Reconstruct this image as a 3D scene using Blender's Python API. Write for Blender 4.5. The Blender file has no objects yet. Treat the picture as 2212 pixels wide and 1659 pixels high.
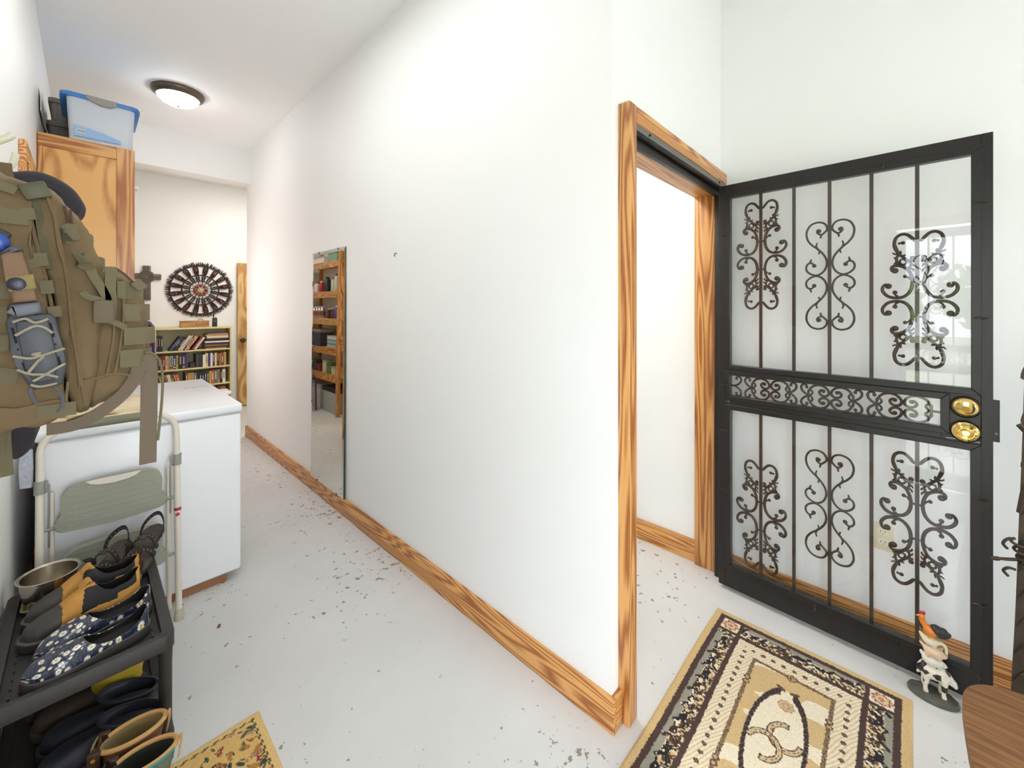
import bpy, bmesh, math, random
import numpy as np
from mathutils import Vector, Matrix

SC = bpy.context.scene
COL = SC.collection
R = math.radians
PI = math.pi
random.seed(7)

# ------------------------------------------------------------------ camera
cd = bpy.data.cameras.new('camera')
cam = bpy.data.objects.new('camera', cd)
COL.objects.link(cam)
cam.location = (0, 0, 1.42)
cam.rotation_euler = (R(90), 0, -math.atan2(918, 879))
cd.sensor_fit = 'HORIZONTAL'
cd.sensor_width = 36
cd.lens = 36 * 879 / 2212
cd.shift_y = -(829.5 - 663) / 2212
cd.clip_start = 0.02
SC.camera = cam

# ------------------------------------------------------------------ view, sky, lights
SC.view_settings.view_transform = 'Standard'
SC.view_settings.look = 'None'
SC.view_settings.gamma = 1
SC.view_settings.use_curve_mapping = False
SC.view_settings.exposure = 0.07

W = bpy.data.worlds.new('sky')
SC.world = W
W.use_nodes = True
wn = W.node_tree.nodes
wn['Background'].inputs[0].default_value = (0.86, 0.93, 1.0, 1)
wn['Background'].inputs[1].default_value = 10.4


def area(name, loc, rot, sx, sy, power, col=(1, 1, 1), portal=False, spread=180):
    d = bpy.data.lights.new(name, 'AREA')
    d.shape = 'RECTANGLE'
    d.size, d.size_y = sx, sy
    d.energy = power
    d.color = col
    d.spread = R(spread)
    o = bpy.data.objects.new(name, d)
    o.location = loc
    o.rotation_euler = rot
    COL.objects.link(o)
    if portal:
        d.cycles.is_portal = True
    return o


area('entry_portal', (-0.33, -0.19, 1.02), (0, R(-90), 0), 2.0, 0.9, 1, portal=True)
area('back_fill', (0.35, -3.95, 1.5), (R(90), 0, 0), 0.8, 1.9, 22, (0.98, 0.99, 1.0))  # added fill at the back wall opening, stands in for daylight
area('hall_ceiling_fill', (0.4, 1.75, 3.06), (0, 0, 0), 0.5, 1.5, 13.5, (0.97, 0.98, 1.0))  # added fill above the frame, no fixture; evens out the hall walls
area('hall_wall_fill', (0.12, 4.95, 1.5), (R(90), 0, R(-128)), 0.2, 1.2, 14, (0.98, 0.98, 1.0))  # added fill hidden behind the cabinet, brightens the dim mid-hall wall
area('far_room_fill', (1.75, 5.55, 3.05), (0, 0, 0), 0.5, 0.4, 27, (1, 0.98, 0.95))  # unseen fill added to lift the bookcase and far wall
area('side_room_lamp', (1.75, 1.7, 3.05), (0, 0, 0), 0.4, 0.4, 26, (1, 0.96, 0.91))
sd_ = bpy.data.lights.new('sun', 'SUN')
sd_.energy = 24
sd_.angle = R(2)
so_ = bpy.data.objects.new('sun', sd_)
so_.rotation_euler = (R(8), R(42), 0)
COL.objects.link(so_)


# ------------------------------------------------------------------ colour and materials
def lin(c):
    out = []
    for v in c[:3]:
        v = v / 255.0
        out.append(v / 12.92 if v <= 0.04045 else ((v + 0.055) / 1.055) ** 2.4)
    return tuple(out)


def nt(name):
    m = bpy.data.materials.new(name)
    m.use_nodes = True
    t = m.node_tree
    return m, t, t.nodes, t.links, t.nodes['Principled BSDF']


def coords(t, scale=(1, 1, 1), rot=(0, 0, 0)):
    tc = t.nodes.new('ShaderNodeTexCoord')
    mp = t.nodes.new('ShaderNodeMapping')
    mp.inputs['Scale'].default_value = scale
    mp.inputs['Rotation'].default_value = rot
    t.links.new(tc.outputs['Object'], mp.inputs[0])
    return mp.outputs[0]


def noise(t, vec, scale, detail=3, rough=.5):
    n = t.nodes.new('ShaderNodeTexNoise')
    n.inputs['Scale'].default_value = scale
    n.inputs['Detail'].default_value = detail
    n.inputs['Roughness'].default_value = rough
    t.links.new(vec, n.inputs['Vector'])
    return n.outputs[0]


def ramp(t, fac, stops):
    r = t.nodes.new('ShaderNodeValToRGB')
    e = r.color_ramp.elements
    while len(e) < len(stops):
        e.new(0.5)
    for i, (p, c) in enumerate(stops):
        e[i].position = p
        e[i].color = (c[0], c[1], c[2], 1) if not isinstance(c, (int, float)) else (c, c, c, 1)
    t.links.new(fac, r.inputs[0])
    return r.outputs[0]


def math_(t, op, a, b=None, c=None):
    n = t.nodes.new('ShaderNodeMath')
    n.operation = op
    for i, v in enumerate((a, b, c)):
        if v is None:
            continue
        if isinstance(v, (int, float)):
            n.inputs[i].default_value = v
        else:
            t.links.new(v, n.inputs[i])
    return n.outputs[0]


def mixc(t, fac, a, b):
    n = t.nodes.new('ShaderNodeMix')
    n.data_type = 'RGBA'
    for s, v in ((n.inputs[0], fac), (n.inputs[6], a), (n.inputs[7], b)):
        if isinstance(v, (int, float)):
            s.default_value = v
        elif isinstance(v, tuple):
            s.default_value = (v[0], v[1], v[2], 1)
        else:
            t.links.new(v, s)
    return n.outputs[2]


def add_bump(t, bs, h, strength, dist=0.002):
    b = t.nodes.new('ShaderNodeBump')
    b.inputs['Strength'].default_value = strength
    b.inputs['Distance'].default_value = dist
    t.links.new(h, b.inputs['Height'])
    t.links.new(b.outputs[0], bs.inputs['Normal'])


_MC = {}


def mat(name, c, rough=.5, metal=0.0, bump=None, var=None, coat=0.0, emit=0.0, spec=None):
    if name in _MC:
        return _MC[name]
    m, t, n, l, bs = nt(name)
    col = lin(c)
    bs.inputs['Base Color'].default_value = (*col, 1)
    bs.inputs['Roughness'].default_value = rough
    bs.inputs['Metallic'].default_value = metal
    if spec is not None:
        bs.inputs['Specular IOR Level'].default_value = spec
    if coat:
        bs.inputs['Coat Weight'].default_value = coat
        bs.inputs['Coat Roughness'].default_value = .15
    if emit:
        bs.inputs['Emission Color'].default_value = (*col, 1)
        bs.inputs['Emission Strength'].default_value = emit
    if var or bump:
        v = coords(t)
    if var:
        f = noise(t, v, var[0], 5, .6)
        lo = tuple(x * (1 - var[1]) for x in col)
        hi = tuple(min(1, x * (1 + var[1])) for x in col)
        l.new(ramp(t, f, [(.3, lo), (.7, hi)]), bs.inputs['Base Color'])
    if bump:
        add_bump(t, bs, noise(t, v, bump[0], 4), bump[1], bump[2] if len(bump) > 2 else .002)
    _MC[name] = m
    return m


def paint(rgb, rough=.45):
    return mat('paint_%d_%d_%d_%d' % (*rgb, int(rough * 100)), rgb, rough)


def wood(name, light, dark, axis='x', k=9, along=.75, cross=13.0, rough=.38, streak=.12, pw=(.25, .85), off=0.0):
    if name in _MC:
        return _MC[name]
    m, t, n, l, bs = nt(name)
    sc = {'x': (along, cross, cross), 'y': (cross, along, cross), 'z': (cross, cross, along)}[axis]
    v = coords(t, sc)
    mp = v.node
    mp.inputs['Location'].default_value = (off, off * 1.7, off * .6)
    f = noise(t, v, 1.0, 1.2, .4)
    g = math_(t, 'PINGPONG', math_(t, 'MULTIPLY', f, k), .5)
    fs = noise(t, coords(t, tuple(s * 9 for s in sc)), 1.6, 3)
    g2 = math_(t, 'ADD', math_(t, 'MULTIPLY', g, 2.0), math_(t, 'MULTIPLY', math_(t, 'SUBTRACT', fs, .5), streak * 5))
    c = ramp(t, g2, [(pw[0], lin(light)), (pw[1], lin(dark))])
    l.new(c, bs.inputs['Base Color'])
    bs.inputs['Roughness'].default_value = rough
    add_bump(t, bs, fs, .08, .001)
    _MC[name] = m
    return m


def colattr(name, rough=.8, bump=None, coat=0.0, sheen=0.0):
    m, t, n, l, bs = nt(name)
    a = n.new('ShaderNodeAttribute')
    a.attribute_name = 'Col'
    l.new(a.outputs['Color'], bs.inputs['Base Color'])
    bs.inputs['Roughness'].default_value = rough
    if coat:
        bs.inputs['Coat Weight'].default_value = coat
    if bump:
        add_bump(t, bs, noise(t, coords(t), bump[0], 3), bump[1], bump[2])
    return m


def glassmat(name, tint=(1, 1, 1), refl=1.45):
    m = bpy.data.materials.new(name)
    m.use_nodes = True
    t = m.node_tree
    t.nodes.clear()
    o = t.nodes.new('ShaderNodeOutputMaterial')
    tr = t.nodes.new('ShaderNodeBsdfTransparent')
    tr.inputs[0].default_value = (*tint, 1)
    gl = t.nodes.new('ShaderNodeBsdfGlossy')
    gl.inputs['Roughness'].default_value = 0.0
    fr = t.nodes.new('ShaderNodeFresnel')
    fr.inputs[0].default_value = refl
    mx = t.nodes.new('ShaderNodeMixShader')
    ge = t.nodes.new('ShaderNodeNewGeometry')
    fz = math_(t, 'MULTIPLY', math_(t, 'MULTIPLY', fr.outputs[0], 1.35), math_(t, 'SUBTRACT', 1.0, ge.outputs['Backfacing']))
    t.links.new(math_(t, 'MINIMUM', fz, 1.0), mx.inputs[0])
    t.links.new(tr.outputs[0], mx.inputs[1])
    t.links.new(gl.outputs[0], mx.inputs[2])
    t.links.new(mx.outputs[0], o.inputs[0])
    return m


# ------------------------------------------------------------------ mesh builder
class MB:
    def __init__(s):
        s.bm = bmesh.new()

    def box(s, a, b, bev=0.0, seg=2, M=None):
        vs = []
        for z in (a[2], b[2]):
            for x, y in ((a[0], a[1]), (b[0], a[1]), (b[0], b[1]), (a[0], b[1])):
                vs.append(s.bm.verts.new((x, y, z)))
        fs = [(3, 2, 1, 0), (4, 5, 6, 7), (0, 1, 5, 4), (1, 2, 6, 5), (2, 3, 7, 6), (3, 0, 4, 7)]
        F = [s.bm.faces.new([vs[i] for i in f]) for f in fs]
        if M is not None:
            bmesh.ops.transform(s.bm, matrix=M, verts=vs)
        if bev:
            ed = list({e for f in F for e in f.edges})
            bmesh.ops.bevel(s.bm, geom=ed, offset=bev, segments=seg, affect='EDGES', profile=.5)
        return s

    def frame3(s, pts, closed=False):
        P = [Vector(p) for p in pts]
        n = len(P)
        T = []
        for i in range(n):
            if closed:
                d = P[(i + 1) % n] - P[i - 1]
            else:
                d = P[min(i + 1, n - 1)] - P[max(i - 1, 0)]
            T.append(d.normalized() if d.length > 1e-9 else Vector((0, 0, 1)))
        u = T[0].orthogonal().normalized()
        out = []
        for i in range(n):
            u = (u - T[i] * u.dot(T[i]))
            u = u.normalized() if u.length > 1e-6 else T[i].orthogonal().normalized()
            out.append((P[i], T[i], u, T[i].cross(u)))
        return out

    def tube(s, pts, r, n=8, closed=False, cap=True, flat=1.0):
        fr = s.frame3(pts, closed)
        m = len(fr)
        rr = r if isinstance(r, (list, tuple)) else [r] * m
        rings = []
        for i, (p, t, u, v) in enumerate(fr):
            rings.append([s.bm.verts.new(p + (u * math.cos(a) + v * math.sin(a) * flat) * rr[i]) for a in [2 * PI * k / n for k in range(n)]])
        s._skin(rings, closed, cap)
        return s

    def _skin(s, rings, closed=False, cap=True):
        m = len(rings)
        for i in range(m if closed else m - 1):
            A, B = rings[i], rings[(i + 1) % m]
            n = len(A)
            for k in range(n):
                try:
                    s.bm.faces.new((A[k], A[(k + 1) % n], B[(k + 1) % n], B[k]))
                except ValueError:
                    pass
        if cap and not closed:
            for rg, rev in ((rings[0], True), (rings[-1], False)):
                try:
                    s.bm.faces.new(list(reversed(rg)) if rev else rg)
                except ValueError:
                    pass

    def ribbon(s, pts, w, t, side):
        P = [Vector(p) for p in pts]
        n = len(P)
        many = isinstance(side[0], (list, tuple, Vector))
        rings = []
        for i in range(n):
            d = (P[min(i + 1, n - 1)] - P[max(i - 1, 0)]).normalized()
            sv = side[i] if many else side
            sv = Vector(sv).normalized()
            sv = (sv - d * sv.dot(d)).normalized()
            nv = d.cross(sv)
            ww = w[i] if isinstance(w, (list, tuple)) else w
            rings.append([s.bm.verts.new(P[i] + sv * a * ww / 2 + nv * b * t / 2) for a, b in ((-1, -1), (1, -1), (1, 1), (-1, 1))])
        s._skin(rings)
        return s

    def lathe(s, prof, n=32, c=(0, 0, 0), M=None, cap=True):
        rings = []
        for r, z in prof:
            rings.append([s.bm.verts.new((c[0] + max(r, 1e-5) * math.cos(2 * PI * k / n), c[1] + max(r, 1e-5) * math.sin(2 * PI * k / n), c[2] + z)) for k in range(n)])
        if M is not None:
            bmesh.ops.transform(s.bm, matrix=M, verts=[v for r in rings for v in r])
        s._skin(rings, False, cap)
        return s

    def loft(s, rings, cap=True, closed=False):
        s._skin([[s.bm.verts.new(p) for p in r] for r in rings], closed, cap)
        return s

    def prism(s, poly, h0, h1, axis='z', bev=0.0, seg=2):
        def P(a, b, h):
            return {'z': (a, b, h), 'y': (a, h, b), 'x': (h, a, b)}[axis]
        A = [s.bm.verts.new(P(a, b, h0)) for a, b in poly]
        B = [s.bm.verts.new(P(a, b, h1)) for a, b in poly]
        n = len(A)
        F = [s.bm.faces.new(list(reversed(A))), s.bm.faces.new(B)]
        for k in range(n):
            F.append(s.bm.faces.new((A[k], A[(k + 1) % n], B[(k + 1) % n], B[k])))
        if bev:
            ed = list({e for f in F[:2] for e in f.edges})
            bmesh.ops.bevel(s.bm, geom=ed, offset=bev, segments=seg, affect='EDGES', profile=.5)
        return s

    def ball(s, c, r, u=16, v=10, M=None):
        rx, ry, rz = r if isinstance(r, (tuple, list)) else (r, r, r)
        mtx = Matrix.Translation(c) @ (M if M is not None else Matrix.Identity(4)) @ Matrix.Diagonal((rx, ry, rz, 1))
        bmesh.ops.create_uvsphere(s.bm, u_segments=u, v_segments=v, radius=1, matrix=mtx)
        return s

    def quad(s, pts):
        s.bm.faces.new([s.bm.verts.new(p) for p in pts])
        return s

    def build(s, name, m, parent=None, world=True, origin=None, sharp=38, mods=(), recalc=True):
        bm = s.bm
        if recalc:
            bmesh.ops.recalc_face_normals(bm, faces=bm.faces)
        if parent is not None and world:
            root = parent
            while root.parent is not None:
                root = root.parent
            Mx = Matrix.Translation(root.location) @ root.rotation_euler.to_matrix().to_4x4()
            bmesh.ops.transform(bm, matrix=Mx.inverted(), verts=bm.verts)
        if origin is not None:
            bmesh.ops.translate(bm, vec=-Vector(origin), verts=bm.verts)
        me = bpy.data.meshes.new(name)
        bm.to_mesh(me)
        bm.free()
        o = bpy.data.objects.new(name, me)
        COL.objects.link(o)
        if origin is not None:
            o.location = origin
        if parent is not None:
            o.parent = parent
        if m is not None:
            for mm in (m if isinstance(m, (list, tuple)) else [m]):
                me.materials.append(mm)
        me.polygons.foreach_set('use_smooth', [True] * len(me.polygons))
        if sharp:
            me.set_sharp_from_angle(angle=R(sharp))
        for md in mods:
            x = o.modifiers.new(md[0].lower(), md[0])
            for k2, v2 in md[1].items():
                setattr(x, k2, v2)
        return o


def tag(o, label=None, cat=None, group=None, kind=None):
    if label:
        o['label'] = label
    if cat:
        o['category'] = cat
    if group:
        o['group'] = group
    if kind:
        o['kind'] = kind
    return o


def thing(name, label, cat, loc=(0, 0, 0), rz=0.0, group=None):
    o = bpy.data.objects.new(name, None)
    o.empty_display_size = .05
    COL.objects.link(o)
    o.location = loc
    o.rotation_euler = (0, 0, rz)
    return tag(o, label, cat, group)


def struct(o, label=None):
    o['kind'] = 'structure'
    if label:
        o['label'] = label
    return o


def copy_tree(o, parent=None):
    c = o.copy()
    COL.objects.link(c)
    if parent is not None:
        c.parent = parent
    for ch in list(o.children):
        copy_tree(ch, c)
    return c


def spline(P, n=8, closed=False):
    """Catmull-Rom through points"""
    P = [Vector(p) for p in P]
    m = len(P)
    out = []
    rng = range(m if closed else m - 1)
    for i in rng:
        if closed:
            a, b, c, d = P[i - 1], P[i], P[(i + 1) % m], P[(i + 2) % m]
        else:
            a, b, c, d = P[max(i - 1, 0)], P[i], P[i + 1], P[min(i + 2, m - 1)]
        for k in range(n):
            t = k / n
            out.append(.5 * ((2 * b) + (c - a) * t + (2 * a - 5 * b + 4 * c - d) * t * t + (3 * b - a - 3 * c + d) * t ** 3))
    if not closed:
        out.append(P[-1])
    return out


def rrect(x0, y0, x1, y1, r, n=6):
    out = []
    for cx, cy, a0 in ((x1 - r, y1 - r, 0), (x0 + r, y1 - r, 90), (x0 + r, y0 + r, 180), (x1 - r, y0 + r, 270)):
        for k in range(n + 1):
            a = R(a0 + 90 * k / n)
            out.append((cx + r * math.cos(a), cy + r * math.sin(a)))
    return out


F_, CX_, HY_, H_ = 879.0, 1106.0, 663.0, 1.42
_th = math.atan2(918, 879)
S_, C_ = math.sin(_th), math.cos(_th)


def ray(px, py):
    u = (px - CX_) / F_
    return (S_ + u * C_, C_ - u * S_, (HY_ - py) / F_)


def onY(px, py, Y):
    d = ray(px, py)
    t = Y / d[1]
    return Vector((d[0] * t, Y, H_ + d[2] * t))


def onX(px, py, X):
    d = ray(px, py)
    t = X / d[0]
    return Vector((X, d[1] * t, H_ + d[2] * t))


def onZ(px, py, Z):
    d = ray(px, py)
    t = (Z - H_) / d[2]
    return Vector((d[0] * t, d[1] * t, Z))


# ------------------------------------------------------------------ shared materials
def wallmat():
    m, t, n, l, bs = nt('white_wall_paint')
    bs.inputs['Base Color'].default_value = (*lin((242, 242, 239)), 1)
    bs.inputs['Roughness'].default_value = .55
    add_bump(t, bs, noise(t, coords(t), 180, 3), .12, .001)
    return m


def floormat():
    m, t, n, l, bs = nt('grey_painted_concrete')
    v = coords(t)
    base = ramp(t, noise(t, v, 1.7, 5, .6), [(.3, lin((208, 206, 203))), (.7, lin((219, 218, 215)))])
    chip = noise(t, v, 26, 6, .62)
    zone = noise(t, v, 1.1, 2, .5)
    thr = math_(t, 'MULTIPLY_ADD', zone, -.42, .852)
    msk = math_(t, 'GREATER_THAN', chip, thr)
    chip2 = noise(t, coords(t, (1, 1, 1), (0, 0, .7)), 75, 3, .5)
    msk2 = math_(t, 'GREATER_THAN', chip2, math_(t, 'MULTIPLY_ADD', zone, -.34, .885))
    mk = math_(t, 'MAXIMUM', msk, msk2)
    c = mixc(t, mk, base, lin((146, 134, 118)))
    l.new(c, bs.inputs['Base Color'])
    bs.inputs['Roughness'].default_value = .42
    add_bump(t, bs, noise(t, v, 9, 4), .06, .004)
    return m


WALL = wallmat()
FLOOR = floormat()
CEIL = mat('ceiling_paint', (247, 247, 245), .7)
TRIM_L, TRIM_D = (216, 160, 94), (158, 94, 42)
FIR_Y = wood('fir_trim_along_y', TRIM_L, TRIM_D, 'y', 17)
FIR_X = wood('fir_trim_along_x', TRIM_L, TRIM_D, 'x', 17)
FIR_Z = wood('fir_trim_upright', TRIM_L, TRIM_D, 'z', 14, off=3.1)
BRONZE = mat('dark_bronze_metal', (36, 33, 31), .38, .25)
IRON = mat('cast_iron_brown', (66, 55, 47), .38, .5, bump=(120, .25))
BRASS = mat('polished_brass', (226, 198, 128), .16, 1.0)
GLASS = glassmat('clear_door_glass')
BLACKP = mat('black_plastic', (42, 40, 39), .5, bump=(300, .1))
# ================================================================== room shell
ZC = 3.11
WX = 1.22        # hall wall face
WY = .704        # doorway wall face
RX = 2.362       # right wall face
LX = -.2         # left wall face


def sbox(name, a, b, m, label=None, bev=0):
    return struct(MB().box(a, b, bev).build(name, m), label)


sbox('floor', (LX - .1, -4, -.06), (4.0, 6.95, 0), FLOOR)
sbox('ceiling', (LX - .1, -4, ZC), (4.0, 6.95, ZC + .06), CEIL)
struct(MB().prism([(.27, 0), (6.95, 0), (6.95, ZC), (-4, ZC), (-4, 0), (-.65, 0), (-.65, 2.06), (.27, 2.06)], LX - .1, LX, 'x').build('wall_left', WALL))
sbox('wall_hall', (WX, WY, 0), (WX + .1, 5.22, ZC), WALL)
sbox('wall_doorway', (WX + .1, WY, 2.055), (RX, WY + .115, ZC), WALL)
sbox('wall_right', (RX, -4, 0), (RX + .1, 3.2, ZC), WALL)
sbox('wall_side_room', (WX + .1, 3.1, 0), (RX, 3.2, ZC), WALL)
sbox('wall_far', (LX - .1, 6.85, 0), (4.0, 6.95, ZC), WALL)
sbox('wall_far_side', (3.9, 5.12, 0), (4.0, 6.85, ZC), WALL)
sbox('wall_far_return', (WX + .1, 5.12, 0), (3.9, 5.22, ZC), WALL)
struct(MB().prism([(LX, 0), (-.2 + .1, 0), (-.1, 2.5), (.8, 2.5), (.8, 0), (RX, 0), (RX, ZC), (LX, ZC)], -4.1, -4, 'y').build('wall_back', WALL))  # unseen window opening, invented and sized for the light it lets in
struct(MB().box((-.1, -4.06, 0), (.8, -4.0, .5)).build('wall_back_sill', WALL))
sbox('ceiling_beam', (LX, 5.06, 2.745), (WX, 5.25, ZC), WALL)

# baseboards
sbox('baseboard_hall', (WX - .018, WY - .018, 0), (WX, 5.22, .114), FIR_Y, bev=.003)
sbox('baseboard_right', (RX - .018, -4, 0), (RX, .66, .114), FIR_Y, bev=.003)
sbox('baseboard_side_room', (RX - .026, .83, 0), (RX, 3.1, .114), FIR_Y, bev=.003)
sbox('baseboard_doorway', (WX, WY - .018, 0), (1.262, WY, .114), FIR_X, bev=.003)
MBq = MB().box((LX, .4, 0), (LX + .015, 3.5, .1))
struct(MBq.build('baseboard_left', FIR_Y))
struct(MB().box((LX, 6.832, 0), (1.45, 6.85, .1)).build('baseboard_far', FIR_X))

# doorway casing
struct(MB().box((1.262, .661, 0), (1.316, WY, 2.117), .003).build('trim_1', FIR_Z))
struct(MB().box((1.3165, .661, 2.058), (2.322, WY, 2.117), .006, 3).build('trim_2', FIR_X))
# jambs
struct(MB().box((1.316, WY, 0), (1.33, .822, 2.05)).build('trim_3', FIR_Z))
struct(MB().box((2.318, .714, 0), (2.362, .826, 2.045), .003).build('trim_4', wood('fir_jamb', TRIM_L, TRIM_D, 'z', 13, off=7.7)))
struct(MB().box((1.33, WY, 2.022), (2.318, .826, 2.05)).build('trim_5', FIR_X))

# metal frame of the security door, fixed to the doorway
fr = struct(MB().box((2.29, .664, .0), (2.325, .714, 2.0), .002).box((1.318, .668, 2.028), (2.325, .69, 2.0575), .001).box((1.318, .69, 2.0), (2.325, .712, 2.028), .001).build('trim_6', BRONZE), 'dark bronze metal frame fixed inside the fir doorway')
g = MB().box((1.318, .664, 2.034), (2.325, .668, 2.0575))
h = g.build('track', mat('grey_metal', (112, 110, 106), .4, .6), fr)
k = MB()
for x in (1.42, 2.2):
    k.ball((x, .6635, 2.046), .005, 10, 6)
k.build('screw', mat('dark_screw', (35, 33, 32), .4, .6), fr)

struct(MB().box((2.26, 2.2, 0), (2.336, 2.26, .12), .004).build('trim_7', FIR_X))
struct(MB().box((1.3305, .74, .86), (1.333, .77, 1.02), .0005).build('trim_8', BRONZE), 'dark strike plate on the doorway jamb')


# ------------------------------------------------------------------ scrollwork security door
def sc_pts(P, mx=1, mz=1, ox=0, oz=0, k=6, y=0.0):
    return [Vector((ox + mx * p.x, y, oz + mz * p.z)) for p in spline([(a, 0, b) for a, b in P], k)]


def taper(n, r, e0=1.0, e1=1.0):
    return [r * (e0 + (1 - e0) * min(1, i / (n * .2)) if i < n * .2 else (e1 + (1 - e1) * min(1, (n - 1 - i) / (n * .2)) if i > n * .8 else 1)) for i in range(n)]


def Z7(x, y):
    return ((x - 598) / 345 * .086, (845 - y) * .000314)


S_B = [Z7(*p) for p in [(735, 222), (760, 205), (775, 235), (750, 265), (705, 275), (655, 240), (632, 205), (650, 150), (700, 112), (780, 102), (870, 135), (925, 225), (912, 330), (850, 410), (770, 470), (700, 535), (650, 610), (637, 690), (665, 770), (720, 820), (785, 840), (860, 822), (920, 775), (932, 720), (905, 675), (860, 665), (820, 690), (810, 710)]]
LEAF_B = [[Z7(*p) for p in q] for q in [[(700, 275), (720, 300), (725, 330)], [(770, 385), (785, 430), (765, 475), (740, 505), (752, 548)], [(905, 675), (870, 650), (858, 610)]]]
BLOB_B = [Z7(745, 225), Z7(815, 705)]


def scroll_light(bm, ox, oz, y, sc=1.0):
    for mx in (1, -1):
        for mz in (1, -1):
            def T(P):
                return [(a * sc, b * sc) for a, b in P]
            p = sc_pts(T(S_B), mx, mz, ox, oz, 5, y)
            bm.tube(p, taper(len(p), .0042 * sc, .9, .9), 7)
            for q in LEAF_B:
                p = sc_pts(T(q), mx, mz, ox, oz, 4, y)
                bm.tube(p, [.0045 * sc * (1 - .35 * abs(2 * i / (len(p) - 1) - 1)) for i in range(len(p))], 6)
            for b in BLOB_B:
                bm.ball((ox + mx * b[0] * sc, y, oz + mz * b[1] * sc), (.0085 * sc, .006 * sc, .0085 * sc), 10, 8)
    for mz in (1, -1):
        bm.box((ox - .012 * sc, y - .006, oz + mz * .204 * sc - .008), (ox + .012 * sc, y + .006, oz + mz * .204 * sc + .008), .002)


def Z8(x, y):
    return ((x - 467) * .000292, (827 - y) * .000343)


A_MAIN = [[(478, 170), (500, 165), (530, 130), (575, 92), (630, 85), (680, 120), (697, 190), (685, 250), (655, 300)],
          [(690, 500), (718, 495), (722, 460), (690, 437), (630, 445), (565, 490), (530, 570), (524, 660), (548, 740), (605, 795), (690, 808), (765, 785), (812, 730), (812, 680), (785, 652), (752, 665)],
          [(690, 200), (655, 300), (610, 345), (560, 385), (520, 380), (512, 352), (535, 350)],
          [(655, 310), (675, 360), (665, 410), (640, 445)],
          [(560, 385), (535, 430), (560, 470), (600, 455)],
          [(600, 370), (575, 405), (605, 432), (640, 410), (635, 375), (600, 370)]]
A_SPIKE = [[(650, 300), (690, 305), (716, 288)], [(640, 305), (632, 290), (640, 270)], [(620, 330), (600, 325), (585, 318)], [(668, 350), (690, 350), (700, 340)],
           [(668, 400), (690, 410), (700, 420)], [(540, 430), (515, 440), (505, 460)], [(545, 470), (515, 490), (512, 510)], [(535, 400), (512, 395), (500, 405)],
           [(660, 190), (630, 180), (612, 180)], [(535, 600), (560, 575), (590, 563)], [(660, 795), (690, 770), (690, 745)]]
A_BLOB = [(690, 495, .011), (755, 672, .011), (612, 182, .007), (590, 565, .007), (690, 745, .008), (525, 358, .007)]


def scroll_cast(bm, ox, oz, y):
    for mx in (1, -1):
        for mz in (1, -1):
            for i, q in enumerate(A_MAIN):
                p = sc_pts([Z8(*c) for c in q], mx, mz, ox, oz, 5, y)
                r = (.0062, .0066, .0055, .005, .0045, .004)[i]
                bm.tube(p, taper(len(p), r, .85, .8), 8, flat=.85)
            for q in A_SPIKE:
                p = sc_pts([Z8(*c) for c in q], mx, mz, ox, oz, 3, y)
                bm.tube(p, [.0048 * (1 - .55 * i / (len(p) - 1)) for i in range(len(p))], 6)
            for x, yy, r in A_BLOB:
                a, b = Z8(x, yy)
                bm.ball((ox + mx * a, y, oz + mz * b), (r, r * .7, r), 10, 8)
    for mz in (1, -1):
        bm.tube([(ox - .018, y, oz + mz * .067), (ox + .018, y, oz + mz * .067)], .004, 6)


MEDAL = [(.0775, 0), (.075, .02), (.062, .041), (.04, .05), (.018, .044), (.005, .027), (.006, .012), (.018, .004), (.032, .008), (.038, .02), (.03, .03), (.022, .026)]
KNOT = [(.0775, .0), (.068, .004), (.062, .014), (.067, .024), (.076, .022), (.078, .012)]
CROSS = [(.041, 0), (.026, .006), (.012, .02), (.009, .036), (.018, .048), (.028, .044), (.03, .036)]


def band_medallion(bm, ox, oz, y):
    for mx in (1, -1):
        for mz in (1, -1):
            p = sc_pts(MEDAL, mx, mz, ox, oz, 5, y)
            bm.tube(p, taper(len(p), .005, .8, .8), 7)
            bm.ball((ox + mx * .024, y, oz + mz * .026), (.008, .006, .008), 10, 8)
            p = sc_pts(KNOT, mx, mz, ox, oz, 4, y)
            bm.tube(p, .004, 6)


def band_cross(bm, ox, oz, y, half=None):
    for mx in (1, -1):
        for mz in (1, -1):
            p = sc_pts(CROSS, mx, mz, ox, oz, 5, y)
            bm.tube(p, taper(len(p), .0048, .9, .8), 7)
            bm.ball((ox + mx * .03, y, oz + mz * .036), (.0065, .005, .0065), 8, 6)


def small_c(bm, ox, oz, y):
    for mx in (1, -1):
        p = sc_pts([(.03, .008), (.034, .018), (.02, .026), (.008, .014), (.004, 0), (.008, -.014), (.02, -.026), (.034, -.018), (.03, -.008)], mx, 1, ox, oz, 5, y)
        bm.tube(p, .003, 6)


def ring_frame(bm, x0, z0, x1, z1, w, y0, y1, bev=.0015):
    o = [(x0, z0), (x1, z0), (x1, z1), (x0, z1)]
    i = [(x0 + w, z0 + w), (x1 - w, z0 + w), (x1 - w, z1 - w), (x0 + w, z1 - w)]
    for k in range(4):
        a, b = o[k], o[(k + 1) % 4]
        c, d = i[(k + 1) % 4], i[k]
        bm.prism([a, b, c, d], y0, y1, 'y', bev, 1)


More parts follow.
